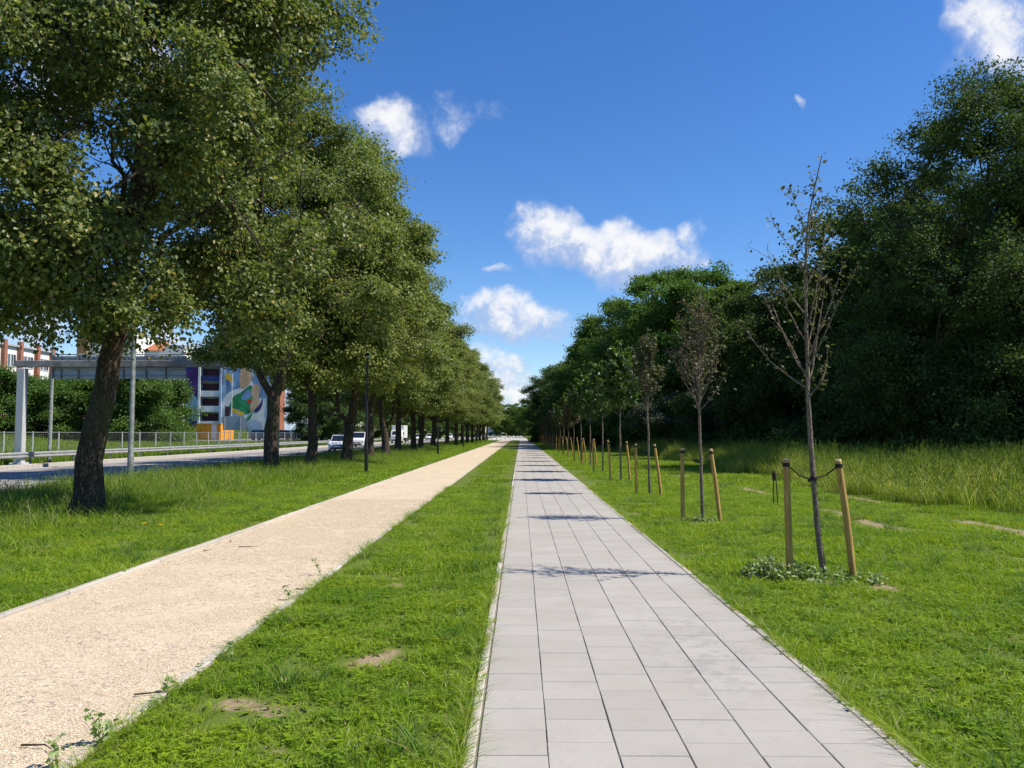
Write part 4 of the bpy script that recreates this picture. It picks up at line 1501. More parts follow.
def weed(seed, h, loc, label):
    r = random.Random(seed)
    root = empty('weed', loc, r.uniform(0, 6), label, 'weed', 'weeds growing at the gravel edge')
    mb = MB()
    C, O = [], []
    for s in range(r.choice([1, 2, 3])):
        p = Vector((r.uniform(-.02, .02), r.uniform(-.02, .02), 0))
        q = [p]
        d = Vector((r.uniform(-.2, .2), r.uniform(-.2, .2), 1))
        hh = h * r.uniform(.7, 1)
        for j in range(6):
            d = (d + Vector((r.gauss(0, .12), r.gauss(0, .12), 0))).normalized()
            q.append(q[-1] + d * hh / 6)
            C.append(tuple(q[-1])); O.append((r.gauss(0, 1), r.gauss(0, 1), .3))
        mb.tube(q, [.0028 - .0003 * j for j in range(7)], 5)
    O = np.array(O)
    O /= np.linalg.norm(O, axis=1, keepdims=True)
    LV, LQ = leaves(np.array(C), O, 4, .012, .032, seed, .7, droop=.0)
    mb.build('stem', M['stems'], root)
    link(bpy.data.objects.new('foliage', arr_mesh('foliage', LV, LQ, mats=[M['weed']])), root)


for i, (px, py, h, lab) in enumerate([(68, 765, .16, 'small weed at the bottom left corner beside the gravel'), (107, 742, .20, 'small upright weed at the bottom left, second from the corner'),
                                      (228, 655, .15, 'small weed in the overgrown right kerb of the gravel path, middle one'), (322, 575, .22, 'tall thin weed at the right kerb of the gravel, farthest one'),
                                      (172, 690, .12, 'low weed on the kerb between the corner weeds and the middle one'), (293, 600, .12, 'low sprouting weed just before the farthest one on the gravel edge')]):
    Y = FPX * CAMH / (py - VY)
    weed(50 + i, h, (AX(px, Y), Y, .015), lab)

# twigs on the gravel
for i, (px, py, L, a) in enumerate([(240, 548, .30, .3), (232, 543, .16, 2.2), (298, 590, .26, .1), (285, 588, .14, 1.2), (140, 695, .2, .15), (30, 745, .22, .2), (205, 552, .12, .9)]):
    Y = FPX * CAMH / (py - VY)
    mb = MB()
    r = random.Random(i)
    p = Vector((0, 0, .012))
    q = [p]
    d = Vector((math.cos(a), math.sin(a), 0))
    for j in range(5):
        d = (d + Vector((r.gauss(0, .25), r.gauss(0, .25), 0))).normalized()
        q.append(q[-1] + d * L / 5 + Vector((0, 0, r.uniform(-.002, .004))))
    mb.tube(q, [.006, .006, .005, .004, .003, .002], 5)
    o = mb.build('twig', M['bark_dead'])
    o.location = (AX(px, Y), Y, .02)
    tag(o, ['brown twig, longest on the gravel near its left kerb', 'short brown twig behind the longest one on the gravel', 'brown twig near the grass edge of the gravel path', 'short twig touching the one near the grass edge',
            'thin twig on the gravel near the low kerb weed', 'thin twig on the gravel at the bottom left', 'tiny twig on the gravel beyond the longest one'][i], 'twig', 'dry twigs on the gravel path')

# dandelions
for i, (px, py) in enumerate([(145, 528), (162, 530)]):
    Y = FPX * CAMH / (py + 8 - VY)
    root = empty('dandelion', (AX(px, Y), Y, 0), 0, ['larger yellow dandelion right of the leaning trunk', 'smaller yellow dandelion, farther right of the leaning trunk'][i], 'flower', 'dandelions in the left verge')
    mb = MB()
    mb.tube([(0, 0, 0), (.01, 0, .1), (.01, 0, .2)], .003, 5)
    mb.build('stem', M['stems'], root)
    mb = MB()
    for k in range(18):
        a = k * 2.4
        c_, s_2 = math.cos(a), math.sin(a)
        rr2 = .018 + .02 * (k / 18)
        mb.poly([(.01, 0, .2), (.01 + c_ * rr2 - s_2 * .006, s_2 * rr2 + c_ * .006, .21 + .008 * (1 - k / 18)), (.01 + c_ * rr2 * 1.25, s_2 * rr2 * 1.25, .212), (.01 + c_ * rr2 + s_2 * .006, s_2 * rr2 - c_ * .006, .21 + .008 * (1 - k / 18))])
    mb.build('flower_head', M['dandelion'], root)

# the dead stump of two sticks in the right lawn
root = empty('old_stake_pair', (AX(773, 18.0), 18.0, 0), 0, 'pair of short dark sticks bound at the top in the lawn behind the nearest sapling', 'old stakes')
mb = MB()
mb.tube([(-.045, 0, -.05), (-.05, 0, .35), (-.03, 0, .68)], [.013, .014, .013], 7)
mb.tube([(.055, .02, -.05), (.035, .02, .4), (-.0, .0, .76)], [.013, .014, .011], 7)
mb.build('stick', M['bark_dead'], root)
mb = MB()
mb.tube([(-.025, 0, .55), (-.02, 0, .62), (-.015, 0, .70), (-.01, 0, .78)], [.03, .05, .052, .02], 9)
mb.build('binding', M['bark_dead'], root)


# ------------------------------------------------------------------ lamps
def black_lamp():
    root = empty('path_lamp')
    b = MB()
    b.tube([(0, 0, 0), (0, 0, 1.0)], [.075, .075], 14)
    b.tube([(0, 0, 1.0), (0, 0, 1.04), (0, 0, 4.6)], [.075, .055, .045], 14)
    b.build('pole', M['black'], root, True)
    f = MB()
    f.box(-.17, .17, -.17, .17, -.1, .03, .015)
    f.build('footing', M['concrete'], root)
    h = MB()
    h.tube([(0, 0, 4.6), (0, 0, 4.66), (0, 0, 4.70), (0, 0, 4.78)], [.045, .10, .10, .05], 18)
    hd = h.build('lamp_head', M['black'], root, True)
    l = MB()
    l.tube([(0, 0, 4.60), (0, 0, 4.655)], [.06, .085], 18)
    l.build('lens', M['lens'], hd)
    return root


bl = black_lamp()
BY = [32.0, 59.5, 86.0, 112.0, 138.0]
for i, y in enumerate(BY):
    o = bl if i == 0 else copy_tree(bl)
    o.location = (-6.1, y, 0)
    tag(o, 'Black path lamp post, %s from the camera along the gravel path' % ORD[i], 'lamp post', 'black lamp posts beside the gravel path')


def street_lamp():
    root = empty('street_lamp')
    b = MB()
    b.tube([(0, 0, -.2), (0, 0, .9), (0, 0, .92), (0, 0, 8.6)], [.10, .10, .085, .055], 12)
    b.build('pole', M['galv_pole'], root, True)
    b = MB()
    b.tube([(0, 0, 8.55), (.25, 0, 8.85), (.8, 0, 9.0), (1.5, 0, 9.05)], [.035, .033, .03, .03], 8)
    b.build('arm', M['galv'], root, True)
    b = MB()
    b.box(1.4, 2.1, -.14, .14, 9.0, 9.12, .03)
    hd = b.build('lamp_head', M['galv_dark'], root)
    b = MB()
    b.box(1.55, 2.0, -.1, .1, 8.985, 9.001)
    b.build('lens', M['lens'], hd)
    b = MB()
    b.box(-.06, .06, -.108, -.094, .35, .75)
    b.build('hatch', M['galv_dark'], root)
    return root


sl = street_lamp()
for i, (x, y, rz, lab) in enumerate([(AX(130, 26.2), 26.2, PI, 'tall galvanised street lamp right of the leaning trunk on the near verge'),
                                     (-25.3, 43.3, 0, 'galvanised street lamp across the road between the gantry column and leaning trunk'),
                                     (-12.6, 60.0, PI, 'galvanised street lamp on the near verge behind the fourth trunk'),
                                     (-25.3, 82, 0, 'galvanised street lamp across the road behind the forked trunk'),
                                     (-25.3, 127, 0, 'galvanised street lamp across the road above the white van'),
                                     (-25.3, 170, 0, 'galvanised street lamp across the road above the white box truck'),
                                     (-25.3, 215, 0, 'galvanised street lamp across the road, farthest of all')]):
    o = sl if i == 0 else copy_tree(sl)
    o.location = (x, y, float(Hh(x, y)))
    o.rotation_euler = (0, 0, rz)
    tag(o, lab, 'street lamp', 'galvanised street lamps')

# thin poles by the painted building
for i, (px, y, h, lab) in enumerate([(230.5, 96, 8.2, 'tall thin white flagpole in front of the painted building'), (49, 60, 6.5, 'thin light pole standing behind the gantry column')]):
    b = MB()
    x = AX(px, y)
    b.tube([(0, 0, -.2), (0, 0, h)], [.07, .04], 8)
    b.tube([(0, 0, h), (0, 0, h + .1)], [.07, .03], 8)
    o = b.build('flagpole', M['paintgrey'], None, True)
    o.location = (x, y, float(Hh(x, y)))
    tag(o, lab, 'pole')

# ------------------------------------------------------------------ gantry
GYY = 40.5
root = empty('sign_gantry', (0, GYY, 0), 0, 'grey overhead sign gantry across the road with sign panels seen from behind', 'gantry')
x = AX(18, GYY)
b = MB()
b.box(x - .20, x + .20, -.17, .17, 0, ZH(368, GYY), .03)
b.box(x - .34, x + .34, -.34, .34, -.1, .12, .03)
b.build('column', M['paintgrey'], root)
x2 = -12.35
b = MB()
b.box(x2 - .2, x2 + .2, -.2, .2, 0, ZH(368, GYY), .03)
b.build('column', M['paintgrey'], root)
b = MB()
b.box(x - .3, x2 + .3, -.16, .16, ZH(366.5, GYY), ZH(360, GYY), .02)
b.build('beam', M['rustgalv'], root)
b = MB()
z1 = ZH(353.5, GYY)
b.tube([(AX(46, GYY), .18, z1), (x2, .18, z1)], .035, 6)
for k in range(10):
    xx = AX(46, GYY) + (x2 - AX(46, GYY)) * k / 9
    b.tube([(xx, .18, ZH(359, GYY)), (xx, .18, z1)], .02, 6)
b.build('handrail', M['galv'], root)
edges = [46, 54.5, 72, 96, 118, 141, 161, 182]
for k in range(len(edges) - 1):
    b = MB()
    xa, xb = AX(edges[k], GYY), AX(edges[k + 1], GYY)
    b.box(xa + .025, xb - .025, .24, .30, ZH(378, GYY), ZH(355, GYY))
    p = b.build('sign_panel', M['panelback'], root)
    b = MB()
    for zz in (ZH(375, GYY), ZH(369, GYY), ZH(357.5, GYY)):
        b.box(xa + .05, xb - .05, .20, .238, zz - .03, zz + .03)
    b.build('rail', M['galv_dark'], p)
    b = MB()
    b.box(xa - .03, xa + .03, .162, .236, ZH(378, GYY), ZH(355, GYY))
    b.build('bracket', M['galv_dark'], root)

# rear of a road sign in front of the painted building
sy_ = 84.0
root = empty('road_sign', (AX(233, sy_), sy_, float(Hh(AX(233, sy_), sy_))), 0, 'road sign seen from its grey back on two posts before the painted building', 'road sign')
for s in (-.95, .72):
    b = MB()
    b.tube([(s, 0, -.2), (s, 0, 3.1)], .045, 8)
    b.build('post', M['galv'], root, True)
b = MB()
b.box(-1.15, 1.0, .06, .09, 1.7, 3.15)
b.build('sign_panel', M['panelback'], root)

# ------------------------------------------------------------------ guardrail, fence
root = empty('guardrail', (-24.9, 0, 0), 0, 'low galvanised crash barrier along the far side of the road', 'guardrail')
b = MB()
y = 20
while y < 240:
    sec = [(.03, .43), (.07, .47), (.07, .52), (.02, .565), (.02, .585), (.07, .63), (.07, .68), (.03, .72), (.018, .72), (.055, .675), (.055, .635), (.005, .59), (.005, .56), (.055, .515), (.055, .475), (.018, .43)]
    b.loft([[(sx_, yy_, zz_ - .08) for (sx_, zz_) in sec] for yy_ in (y, y + 4.0)], True)
    y += 4.0
b.build('rail', M['galv'], root)
pb_ = MB()
pb_.box(-.06, 0.0, -.05, .05, -.1, .62)
p0 = pb_.build('post', M['galv_dark'], root)
p0.location = (0, 21, 0)
y = 25
while y < 240:
    p = p0.copy()
    COL.objects.link(p)
    p.parent = root
    p.location = (0, y, 0)
    y += 4 if y < 140 else 8

m, t, out = mat('wire_mesh')
geo = t.new('ShaderNodeNewGeometry')
principled(t, out, (0.35, 0.37, 0.37), 0.5, 0.5)
M['wire'] = m
FXX = -30.0
root = empty('wire_fence', (FXX, 0, .2), 0, 'wire mesh fence with pale posts behind the crash barrier', 'fence')
b = MB()
for zz in np.arange(.12, 1.45, .12):
    b.tube([(0, 30, zz), (0, 120, zz)], .004, 3)
y = 30
while y < 120:
    b.tube([(0, y, .1), (0, y, 1.42)], .0035, 3)
    y += .22
b.tube([(0, 30, 1.44), (0, 120, 1.44)], .022, 5)
b.build('wire_mesh', M['wire'], root)
pp = MB()
pp.tube([(-.03, 0, -.2), (-.03, 0, 1.5)], .045, 7)
pp.tube([(-.03, 0, .9), (-.5, 0, 0)], .02, 5)
p0 = pp.build('post', M['paintgrey'], root, True)
p0.location = (0, 30, 0)
for k in range(1, 33):
    p = p0.copy()
    COL.objects.link(p)
    p.parent = root
    p.location = (0, 30 + 2.8 * k, 0)


# ------------------------------------------------------------------ vehicles
def wheel(parent, x, y, r=.31, w=.2):
    b = MB()
    s = 1 if x > 0 else -1
    n = 18
    prof = [(0, r * .62), (0, r * .94), (.03, r), (w - .03, r), (w, r * .94), (w, r * .62)]
    rings = []
    for (dx_, rr3) in prof:
        rings.append([(x - s * dx_, y + math.cos(2 * PI * k / n) * rr3, r + math.sin(2 * PI * k / n) * rr3) for k in range(n)])
    b.loft(rings, True)
    wo_ = b.build('wheel', M['rubber'], parent, True)
    b = MB()
    b.loft([[(x + s * .004, y + math.cos(2 * PI * k / n) * r * .6, r + math.sin(2 * PI * k / n) * r * .6) for k in range(n)],
            [(x + s * .012, y + math.cos(2 * PI * k / n) * r * .45, r + math.sin(2 * PI * k / n) * r * .45) for k in range(n)]], True)
    b.build('rim', M['rim'], wo_)


def ring_section(y, zb, zt, hw, top_in=.06, r_=.08):
    return [(-hw * .93, y, zb), (hw * .93, y, zb), (hw, y, zb + .14), (hw, y, zt - r_), (hw - top_in, y, zt), (-hw + top_in, y, zt), (-hw, y, zt - r_), (-hw, y, zb + .14)]


def make_car(name, paint, L=4.2, Wd=1.78, Hc=1.5, hood=.28, kind='hatch'):
    """Front faces -Y. Origin under the centre."""
    root = empty(name)
    hw = Wd / 2
    f, bk = -L / 2, L / 2
    hz = .92 if kind != 'van' else 1.08
    b = MB()
    st = [(f, .30, .62, hw * .80), (f + .12, .22, hz - .17, hw * .93), (f + .5, .2, hz - .06, hw), (f + L * hood, .2, hz + .02, hw), (f + L * .6, .2, hz + .04, hw), (bk - .35, .2, hz + .06, hw), (bk - .06, .24, hz, hw * .96), (bk, .34, hz - .1, hw * .9)]
    b.loft([ring_section(*s) for s in st], True)
    b.build('body', paint, root, True)
    # cabin
    b = MB()
    y0_, y1_, y2_, y3_ = f + L * hood - .10, f + L * hood + .62, bk - .50, bk - .12
    zb_ = hz - .02
    if kind == 'van':
        y2_, y3_ = bk - .22, bk - .08
    hwT = hw * .80 if kind != 'van' else hw * .86

    def cab(y, z0_, z1_, w0, w1):
        return [(-w0, y, z0_), (w0, y, z0_), (w1, y, z1_), (-w1, y, z1_)]
    b.loft([cab(y0_, zb_, zb_ + .03, hw * .93, hw * .90), cab(y1_, zb_, Hc - .04, hw * .95, hwT), cab((y1_ + y2_) / 2, zb_, Hc, hw * .95, hwT), cab(y2_, zb_, Hc - .05, hw * .95, hwT), cab(y3_, zb_, zb_ + .1, hw * .92, hw * .86)], True)
    b.build('cabin', paint, root, False)
    # windscreen
    e = .012

    def lerp(a, b_, u):
        return tuple(a[i] + (b_[i] - a[i]) * u for i in range(3))
    A, B_ = (-hw * .90, y0_, zb_ + .03), (hw * .90, y0_, zb_ + .03)
    C_, D_ = (hwT, y1_, Hc - .04), (-hwT, y1_, Hc - .04)
    b = MB()
    q = [lerp(A, D_, .06), lerp(B_, C_, .06), lerp(B_, C_, .93), lerp(A, D_, .93)]
    q = [(p[0] * .93, p[1] - e, p[2] + e) for p in q]
    b.poly(q)
    b.build('windscreen', M['car_glass'], root)
    b = MB()
    A, B_, C_, D_ = (-hw * .86, y3_, zb_ + .1), (hw * .86, y3_, zb_ + .1), (hwT, y2_, Hc - .05), (-hwT, y2_, Hc - .05)
    q = [lerp(A, D_, .1), lerp(B_, C_, .1), lerp(B_, C_, .9), lerp(A, D_, .9)]
    b.poly([(p[0] * .9, p[1] + e, p[2] + e) for p in reversed(q)])
    b.build('rear_window', M['car_glass'], root)
    for s in (-1, 1):
        b = MB()
        def sidept(y, u):
            top = Hc - .05
            return (s * (hw * .95 + (hwT - hw * .95) * u + .012), y, zb_ + .04 + (top - zb_ - .04) * u)
        ym = (y1_ + y2_) / 2
        for (ya, yb, yc, yd) in ((y0_ + .28, ym - .05, ym - .05, y1_ + .06), (ym + .05, y3_ - .3, y2_ - .12, ym + .05)):
            pts = [sidept(ya, .06), sidept(yb, .06), sidept(yc, .86), sidept(yd, .86)]
            b.poly(pts if s > 0 else pts[::-1])
        b.build('side_window', M['car_glass'], root)
        b = MB()
        b.box(s * hw * .80 - .17, s * hw * .80 + .15, f - .005, f + .16, .60, .76, .03)
        b.build('headlight', M['headlight'], root)
        b = MB()
        b.box(s * (hw + .09) - .10, s * (hw + .09) + .08, y0_ + .3, y0_ + .42, hz + .02, hz + .17, .02)
        b.build('mirror', paint, root)
        wheel(root, s * (hw + .005), f + .80)
        wheel(root, s * (hw + .005), bk - .78)
    b = MB()
    b.box(-hw * .52, hw * .52, f - .018, f + .1, .50, .62, .01)
    b.box(-hw * .68, hw * .68, f - .02, f + .1, .26, .42, .01)
    b.build('grille', M['plastic'], root)
    b = MB()
    b.box(-.26, .26, f - .035, f - .022, .43, .54)
    b.build('number_plate', M['pvc'], root)
    return root


def make_truck():
    root = empty('box_truck')
    b = MB()
    b.loft([ring_section(-3.0, .35, 1.2, .95), ring_section(-2.85, .3, 1.35, 1.0), ring_section(-2.2, .3, 2.25, 1.0, .12), ring_section(-1.45, .3, 2.3, 1.0, .12)], True)
    b.build('cab', M['white_car'], root, True)
    b = MB()
    b.poly([(-.82, -2.84, 1.40), (.82, -2.84, 1.40), (.76, -2.26, 2.16), (-.76, -2.26, 2.16)])
    b.build('windscreen', M['car_glass'], root)
    b = MB()
    b.box(-1.08, 1.08, -1.35, 3.0, .85, 3.05, .03)
    b.build('box_body', M['box_white'], root)
    b = MB()
    b.box(-.45, .45, -1.45, 2.9, .5, .84)
    b.build('chassis', M['plastic'], root)
    for s in (-1, 1):
        b = MB()
        b.box(s * .75 - .14, s * .75 + .14, -3.03, -2.9, .62, .80, .02)
        b.build('headlight', M['headlight'], root)
        b = MB()
        b.box(s * 1.18 - .09, s * 1.18 + .09, -2.55, -2.45, 1.45, 1.85, .02)
        b.build('mirror', M['plastic'], root)
        wheel(root, s * 1.0, -2.15, .38, .24)
        wheel(root, s * 1.0, 1.9, .38, .24)
    b = MB()
    b.box(-.7, .7, -3.04, -2.95, .38, .58)
    b.box(-.6, .6, -2.995, -2.9, .85, 1.12)
    b.build('grille', M['plastic'], root)
    return root


RZ_ = -.115
car = make_car('parked_car', M['white_car'], 4.1, 1.8, 1.55)
car.name = 'white_car'
car.location = (AX(341, 76), 76, RZ_)
car.rotation_euler = (0, 0, R(3))
tag(car, 'white hatchback driving toward the camera, partly behind the fourth trunk', 'car', 'vehicles on the road')
van = make_car('white_van', M['white_car'], 4.5, 1.85, 1.85, .2, 'van')
van.location = (AX(360, 100), 100, RZ_)
tag(van, 'white van driving toward the camera just left of the first black lamp post', 'van', 'vehicles on the road')
trk = make_truck()
trk.location = (AX(399, 143), 143, RZ_)
tag(trk, 'white box truck behind the trunks right of the first black lamp post', 'truck', 'vehicles on the road')
for i, (src, px, y, lab) in enumerate([(car, 418, 165, 'white car right of the white box truck'), (trk, 454, 262, 'farthest white box truck, right of the second black lamp post'),
                                       (car, 449, 215, 'white car in front of the farthest box truck'), (van, 470.5, 330, 'tiny white van farthest down the road'), (car, 430, 190, 'white car just left of the second black lamp post')]):
    o = copy_tree(src)
    o.location = (AX(px, y), y, RZ_)
    tag(o, lab, 'truck' if src is trk else ('van' if src is van else 'car'), 'vehicles on the road')
sc_car = make_car('silver_car', M['silver_car'], 4.3, 1.78, 1.45)
sc_car.location = (AX(265, 112), 112, .63)
sc_car.rotation_euler = (0, 0, R(80))
tag(sc_car, 'silver car parked across the road just left of the forked trunk', 'car', 'cars parked across the road')
dk = make_car('dark_car', M['dark_car'], 4.3, 1.78, 1.42)
dk.location = (AX(286, 118), 118, .63)
dk.rotation_euler = (0, 0, R(95))
tag(dk, 'dark car parked across the road between the forked trunk and the next trunk', 'car', 'cars parked across the road')
dk2 = copy_tree(dk)
dk2.location = (AX(298, 121), 121, .63)
dk2.rotation_euler = (0, 0, R(84))
tag(dk2, 'second dark car parked across the road, farther right beside the other dark car', 'car', 'cars parked across the road')


# ------------------------------------------------------------------ buildings
def windows(root, rects, y, depth=.12, glass=None):
    """rects (x0,x1,z0,z1) on a wall facing -Y at local y."""
    for (x0_, x1_, z0_, z1_) in rects:
        b = MB()
        fw = .07
        b.box(x0_, x1_, y - .05, y + .04, z0_, z0_ + fw)
        b.box(x0_, x1_, y - .05, y + .04, z1_ - fw, z1_)
        b.box(x0_, x0_ + fw, y - .05, y + .04, z0_ + fw, z1_ - fw)
        b.box(x1_ - fw, x1_, y - .05, y + .04, z0_ + fw, z1_ - fw)
        b.box((x0_ + x1_) / 2 - .03, (x0_ + x1_) / 2 + .03, y - .045, y + .03, z0_ + fw, z1_ - fw)
        w = b.build('window', M['pvc'], root)
        b = MB()
        b.box(x0_ + fw, x1_ - fw, y - .02, y + .01, z0_ + fw, z1_ - fw)
        b.build('pane', glass or M['winglass'], w)


# white school with brick piers: wall faces the road (local -Y turned to +X)
XS = -68.0
zr = float(Hh(XS, 100))
def YX(px): return XS * FPX / (px - VX)
ztop = ZH(344.5, YX(0))
root = empty('school_building', (XS, 0, 0), R(90), 'white building with red brick piers at the left frame edge', 'building')
ya_, yb_ = 70.0, YX(47.5)
b = MB()
b.box(ya_, yb_, 0, 12, zr - .5, ztop - .001)
b.build('wall', M['white'], root)
b = MB()
b.box(ya_ - .3, yb_ + .2, -.35, 12.3, ztop, ztop + .25)
b.build('roof', M['greywall'], root)
bays = [YX(-60), YX(-38), YX(-20), YX(-3), YX(13.5), YX(31), YX(46.5)]
for yb2 in bays:
    b = MB()
    b.box(yb2 - .45, yb2 + .15, -.55, -.004, zr, ztop + .75)
    b.build('brick_pier', M['brick'], root)
rects = []
for k in range(len(bays) - 1):
    a0, a1 = bays[k] + .35, bays[k + 1] - .6
    n = 2
    for fl in range(4):
        z = ztop - 1.0 - 3.1 * fl
        wd_ = (a1 - a0) / n
        for j in range(n):
            rects.append((a0 + wd_ * j + .06, a0 + wd_ * (j + 1) - .06, z - 1.7, z))
windows(root, rects, -.02)

# brown brick and white high-rise
YB = 235.0
root = empty('high_rise', (0, YB, 0), 0, 'distant white high-rise with a brown brick end wall beside the leaning trunk', 'building')
zb0 = 2.0
b = MB()
b.box(AX(84.5, YB), AX(131, YB), 0, 14, zb0, ZH(333, YB))
b.build('wall', M['white'], root)
b = MB()
b.box(AX(75, YB), AX(84.4, YB), -1.5, 12, zb0, ZH(331, YB))
b.build('end_wall', M['brownbrick'], root)
b = MB()
b.box(AX(84.2, YB), AX(131.5, YB), -.3, 14.2, ZH(333, YB) + .002, ZH(333, YB) + .5)
b.build('roof', M['greywall'], root)
rects = []
for fl in range(9):
    z = ZH(333, YB) - 1.0 - 2.9 * fl
    for px in (88, 93, 99, 105, 111, 117, 123.5, 128):
        rects.append((AX(px - 1.4, YB), AX(px + 1.6, YB), z - 1.5, z))
windows(root, rects, -.02)

# lower house with the orange tiled roof
YC = 180.0
root = empty('tiled_house', (0, YC, 0), 0, 'pale house with an orange tiled roof seen above the gantry', 'building')
b = MB()
b.box(AX(141, YC), AX(181, YC), 0, 10, 2, ZH(350, YC))
b.build('wall', M['white'], root)
b = MB()
xa, xb = AX(140, YC), AX(158, YC)
zr0, zr1 = ZH(350, YC) + .003, ZH(338, YC)
b.loft([[(xa, -.4, zr0), (xb, -.4, zr0), ((xa + xb) / 2 + .8, 5, zr1), ((xa + xb) / 2 - .8, 5, zr1)], [(xa, 10.4, zr0), (xb, 10.4, zr0), ((xa + xb) / 2 + .8, 5.5, zr1), ((xa + xb) / 2 - .8, 5.5, zr1)]], True)
b.build('roof', M['rooftile'], root)
b = MB()
b.box(AX(159, YC), AX(180, YC), 1, 9, ZH(350, YC) + .004, ZH(344, YC))
b.build('attic', M['greywall'], root)
windows(root, [(AX(p, YC), AX(p + 5, YC), ZH(366, YC), ZH(356, YC)) for p in (143, 151, 159, 167, 174)] + [(AX(p, YC), AX(p + 5, YC), ZH(350, YC) - 4.9, ZH(350, YC) - 3.6) for p in (143, 151, 159, 167, 174)], -.02)

# painted apartment block
YM = 158.0
PXM = lambda p: AX(p, YM)
PZM = lambda p: ZH(p, YM)
zg = 1.8
root = empty('apartment_block', (0, YM, 0), 0, 'apartment block with a colourful abstract mural and white balconies', 'building')
b = MB()
b.box(PXM(183), PXM(197), 0, 13, zg, PZM(361))
b.box(PXM(219), PXM(277), .001, 13, zg, PZM(341))
b.box(PXM(196.9), PXM(219.1), 1.4, 13, zg, PZM(355))
b.build('wall', M['msky'], root)
b = MB()
b.box(PXM(218.9), PXM(277.5), -.2, 13.2, PZM(341) + .003, PZM(341) + .5)
b.box(PXM(196.3), PXM(218.8), -.2, 13.2, PZM(355) + .003, PZM(355) + .5)
b.box(PXM(182.5), PXM(196.2), -.2, 13.2, PZM(361) + .003, PZM(361) + .5)
b.build('roof', M['greywall'], root)
# loggias
PITCH = 15.3
base_py = 427.0
for k in range(5):
    zf = PZM(base_py - PITCH * k)
    b = MB()
    b.box(PXM(197), PXM(219), .02, 1.39, zf - .12, zf)
    b.build('balcony_floor', M['greywall'], root)
    if zf + 1.1 < PZM(357):
        b = MB()
        b.box(PXM(198), PXM(218.4), -.12, -.02, zf, zf + 1.15)
        b.build('balcony_front', [M['mwhite'], M['mwhite'], M['mwhite'], M['mnavy'], M['mblue'], M['mwhite']][k], root)
        b = MB()
        b.box(PXM(198.2), PXM(218.2), 1.33, 1.385, zf + .02, zf + 2.6)
        b.build('loggia_back', M['mmaroon'], root)
for px in (196.6, 218.2):
    b = MB()
    b.box(PXM(px), PXM(px) + .42, -.25, -.004, zg, PZM(355))
    b.build('pilaster', M['mwhite'] if px < 200 else M['msky'], root)
# mural: flat painted areas on render panels
b = MB()
MM = ['mpurple', 'mnavy', 'mblue', 'msky', 'mgreen', 'mtan', 'myellow', 'mred', 'mwhite', 'greywall', 'mmaroon']
lay = [0]


def pat(mk, pts, steps=1):
    lay[0] += 1
    b.cur = MM.index(mk)
    yo = -.004 - .004 * lay[0]
    P2 = [(PXM(p[0]), PZM(p[1])) for p in pts]
    if steps > 1:  # smooth closed curve
        n = len(P2)
        out_ = []
        for i in range(n):
            p0, p1, p2, p3 = (P2[(i - 1) % n], P2[i], P2[(i + 1) % n], P2[(i + 2) % n])
            for s in range(steps):
                u = s / steps
                out_.append(tuple(.5 * (2 * p1[j] + (-p0[j] + p2[j]) * u + (2 * p0[j] - 5 * p1[j] + 4 * p2[j] - p3[j]) * u * u + (-p0[j] + 3 * p1[j] - 3 * p2[j] + p3[j]) * u ** 3) for j in (0, 1)))
        P2 = out_
    b.poly([(x_, yo, z_) for (x_, z_) in P2])


pat('mnavy', [(183.2, 431), (196.3, 431), (196.3, 361.6), (183.2, 361.6)])
pat('mpurple', [(183.5, 398), (196, 396), (196, 364), (190, 368), (183.5, 372)])
pat('msky', [(184, 397), (195, 398), (196, 419), (190, 420), (185.5, 412)], 4)
pat('mpurple', [(184, 395), (192, 392), (195, 384), (188, 380), (184, 385)], 4)
pat('mblue', [(219.6, 427), (227.5, 427), (227.5, 343), (219.6, 343)])
pat('mnavy', [(216, 396), (219, 394), (222, 380), (220, 368), (219, 368)])
pat('msky', [(221, 420), (224, 420), (225, 350), (222, 350)])
pat('mblue', [(227.6, 390), (262, 396), (262, 343), (227.6, 343)])
pat('msky', [(230, 386), (250, 380), (256, 360), (246, 345), (236, 352), (228, 370)], 4)
pat('mblue', [(236, 388), (243, 384), (246, 366), (242, 352), (234, 362), (232, 378)], 4)
pat('mwhite', [(219.7, 418), (227, 416), (240, 402), (262, 398), (276, 398), (276, 432), (250, 432), (244, 426), (226, 418)])
pat('mwhite', [(220, 416), (221, 402), (228, 392), (238, 388), (248, 380), (252, 386), (242, 395), (232, 400), (227, 408), (226, 417)], 3)
pat('mtan', [(239, 388), (246, 386), (251, 378), (248, 368), (242, 366), (238, 374)], 4)
pat('mgreen', [(229, 408), (232, 397), (240, 392), (250, 385), (252, 398), (250, 412), (244, 414), (236, 409)], 4)
pat('mblue', [(240, 398), (245, 390), (250, 392), (248, 398), (243, 400)], 4)
pat('mtan', [(249, 408), (253, 396), (258, 398), (258, 408), (252, 412)], 4)
pat('mtan', [(250, 392), (253, 384), (259, 387), (257, 398), (252, 398)], 4)
pat('mnavy', [(253, 411), (259, 404), (262, 397), (261, 406), (257, 412)], 3)
pat('mred', [(246, 401), (249, 399), (251, 401), (248, 404)], 3)
pat('myellow', [(231, 408), (236, 410), (243, 413), (242, 416), (234, 413), (231, 412)], 3)
pat('mgreen', [(244, 420), (250, 414), (252, 412), (249, 420)], 3)
pat('myellow', [(223, 380), (226, 372), (232, 380), (229, 382), (226, 379)], 3)
pat('msky', [(246, 425), (252, 420), (262, 424), (260, 430), (250, 430)], 4)
pat('mmaroon', [(224, 418), (229, 418), (229, 407), (224, 406)])
pat('greywall', [(220, 431), (246, 431), (246, 418), (220, 418)])
pat('msky', [(229, 431), (233, 431), (233, 419), (229, 419)])
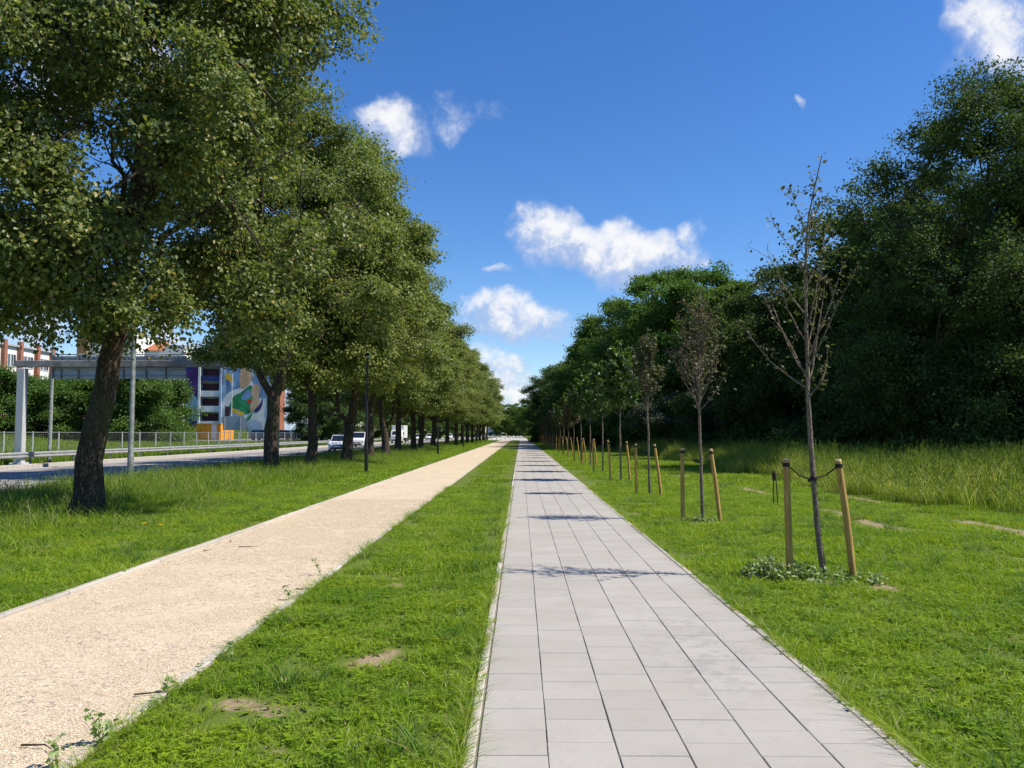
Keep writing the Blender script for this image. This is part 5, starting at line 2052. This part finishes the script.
b.build('mural', [M[k] for k in MM], root)
# white end with windows and brick strip
rects = [(PXM(270.0), PXM(274.5), PZM(base_py - 3 - PITCH * k), PZM(base_py - 3 - PITCH * k) + 1.6) for k in range(5)]
b = MB()
b.box(PXM(268), PXM(276.2), -.12, -.0, zg, PZM(343))
b.build('white_panel', M['white'], root)
windows(root, rects, -.14)
b = MB()
b.box(PXM(276.4), PXM(279.5), -.25, 3, zg, PZM(341))
b.build('brick_strip', M['brick'], root)

# grey-white block further right behind the forked trunk
YD = 176.0
root = empty('long_block', (0, YD, 0), 0, 'long pale block seen between the forked trunk and the next trunks', 'building')
b = MB()
b.box(AX(279, YD), AX(332, YD), 0, 12, 1.9, ZH(384, YD))
b.build('wall', M['white'], root)
b = MB()
b.box(AX(278.5, YD), AX(332.5, YD), -.3, 12.3, ZH(384, YD) + .003, ZH(384, YD) + .5)
b.build('roof', M['greywall'], root)
rects = []
for fl in range(3):
    for k in range(9):
        rects.append((AX(282 + 5.4 * k, YD), AX(285.4 + 5.4 * k, YD), ZH(424 - 13 * fl, YD), ZH(424 - 13 * fl, YD) + 1.6))
windows(root, rects, -.02)

# distant pale blue building at the end of the road
YE = 420.0
root = empty('distant_building', (0, YE, 0), 0, 'tiny blue-grey building at the far end of the gravel path', 'building')
b = MB()
b.box(AX(487, YE), AX(501, YE), 0, 14, 0, ZH(418, YE))
b.build('wall', M['bluegrey'], root)
b = MB()
b.box(AX(486.5, YE), AX(501.5, YE), -.3, 14.3, ZH(418, YE) + .01, ZH(418, YE) + .6)
b.build('roof', M['greywall'], root)
windows(root, [(AX(488.5 + 3 * k, YE), AX(490.5 + 3 * k, YE), 2.5 + 3.2 * j, 4.2 + 3.2 * j) for k in range(4) for j in range(2)], -.02)

# white bollards at the far crossing
bp = MB()
bp.tube([(0, 0, 0), (0, 0, .85), (0, 0, .92)], [.10, .10, .05], 8)
b0 = bp.build('bollard', M['concrete'], None, True)
for k in range(8):
    o = b0 if k == 0 else b0.copy()
    if k: COL.objects.link(o)
    o.location = (-6.5 + k * .9, 181 + k * 6.0, .02)
    tag(o, 'Pale grey bollard, %s from the left beyond the end of the gravel path' % ORD[k], 'bollard', 'pale bollards beyond the gravel path')

# yellow site cabin
Yc = 116.0
xc = AX(194.5, Yc)
root = empty('site_cabin', (xc, Yc, float(Hh(xc + 2, Yc)) - .05), R(-14), 'orange-yellow site cabin with white corner in front of the painted building', 'cabin')
w1, hh_ = 2.6, 2.45
b = MB()
b.box(0, w1, 0, 3.2, .12, hh_, .04)
b.build('body', M['yellow'], root)
b = MB()
b.box(w1 + .002, w1 + .85, .02, 3.2, .12, hh_ - .02, .03)
b.build('white_section', M['mwhite'], root)
b = MB()
b.box(w1 + .86, w1 + 1.55, .0, 3.2, .12, hh_ - .05, .03)
b.build('end_section', M['yellow'], root)
b = MB()
b.box(-.05, w1 + 1.6, -.06, 3.25, hh_ + .002, hh_ + .09, .01)
b.build('roof', M['mtan'], root)
b = MB()
b.box(.9, 1.7, -.035, -.003, .2, 2.1)
dr = b.build('door', M['yellow'], root)
b = MB()
b.box(1.55, 1.63, -.07, -.037, 1.05, 1.15)
b.build('handle', M['plastic'], dr)
b = MB()
for xx in (.2, 1.3, 2.4, 3.8):
    b.box(xx, xx + .15, .2, 3.0, -.1, .118)
b.build('skid', M['plastic'], root)
print('objects', len(scene.objects))
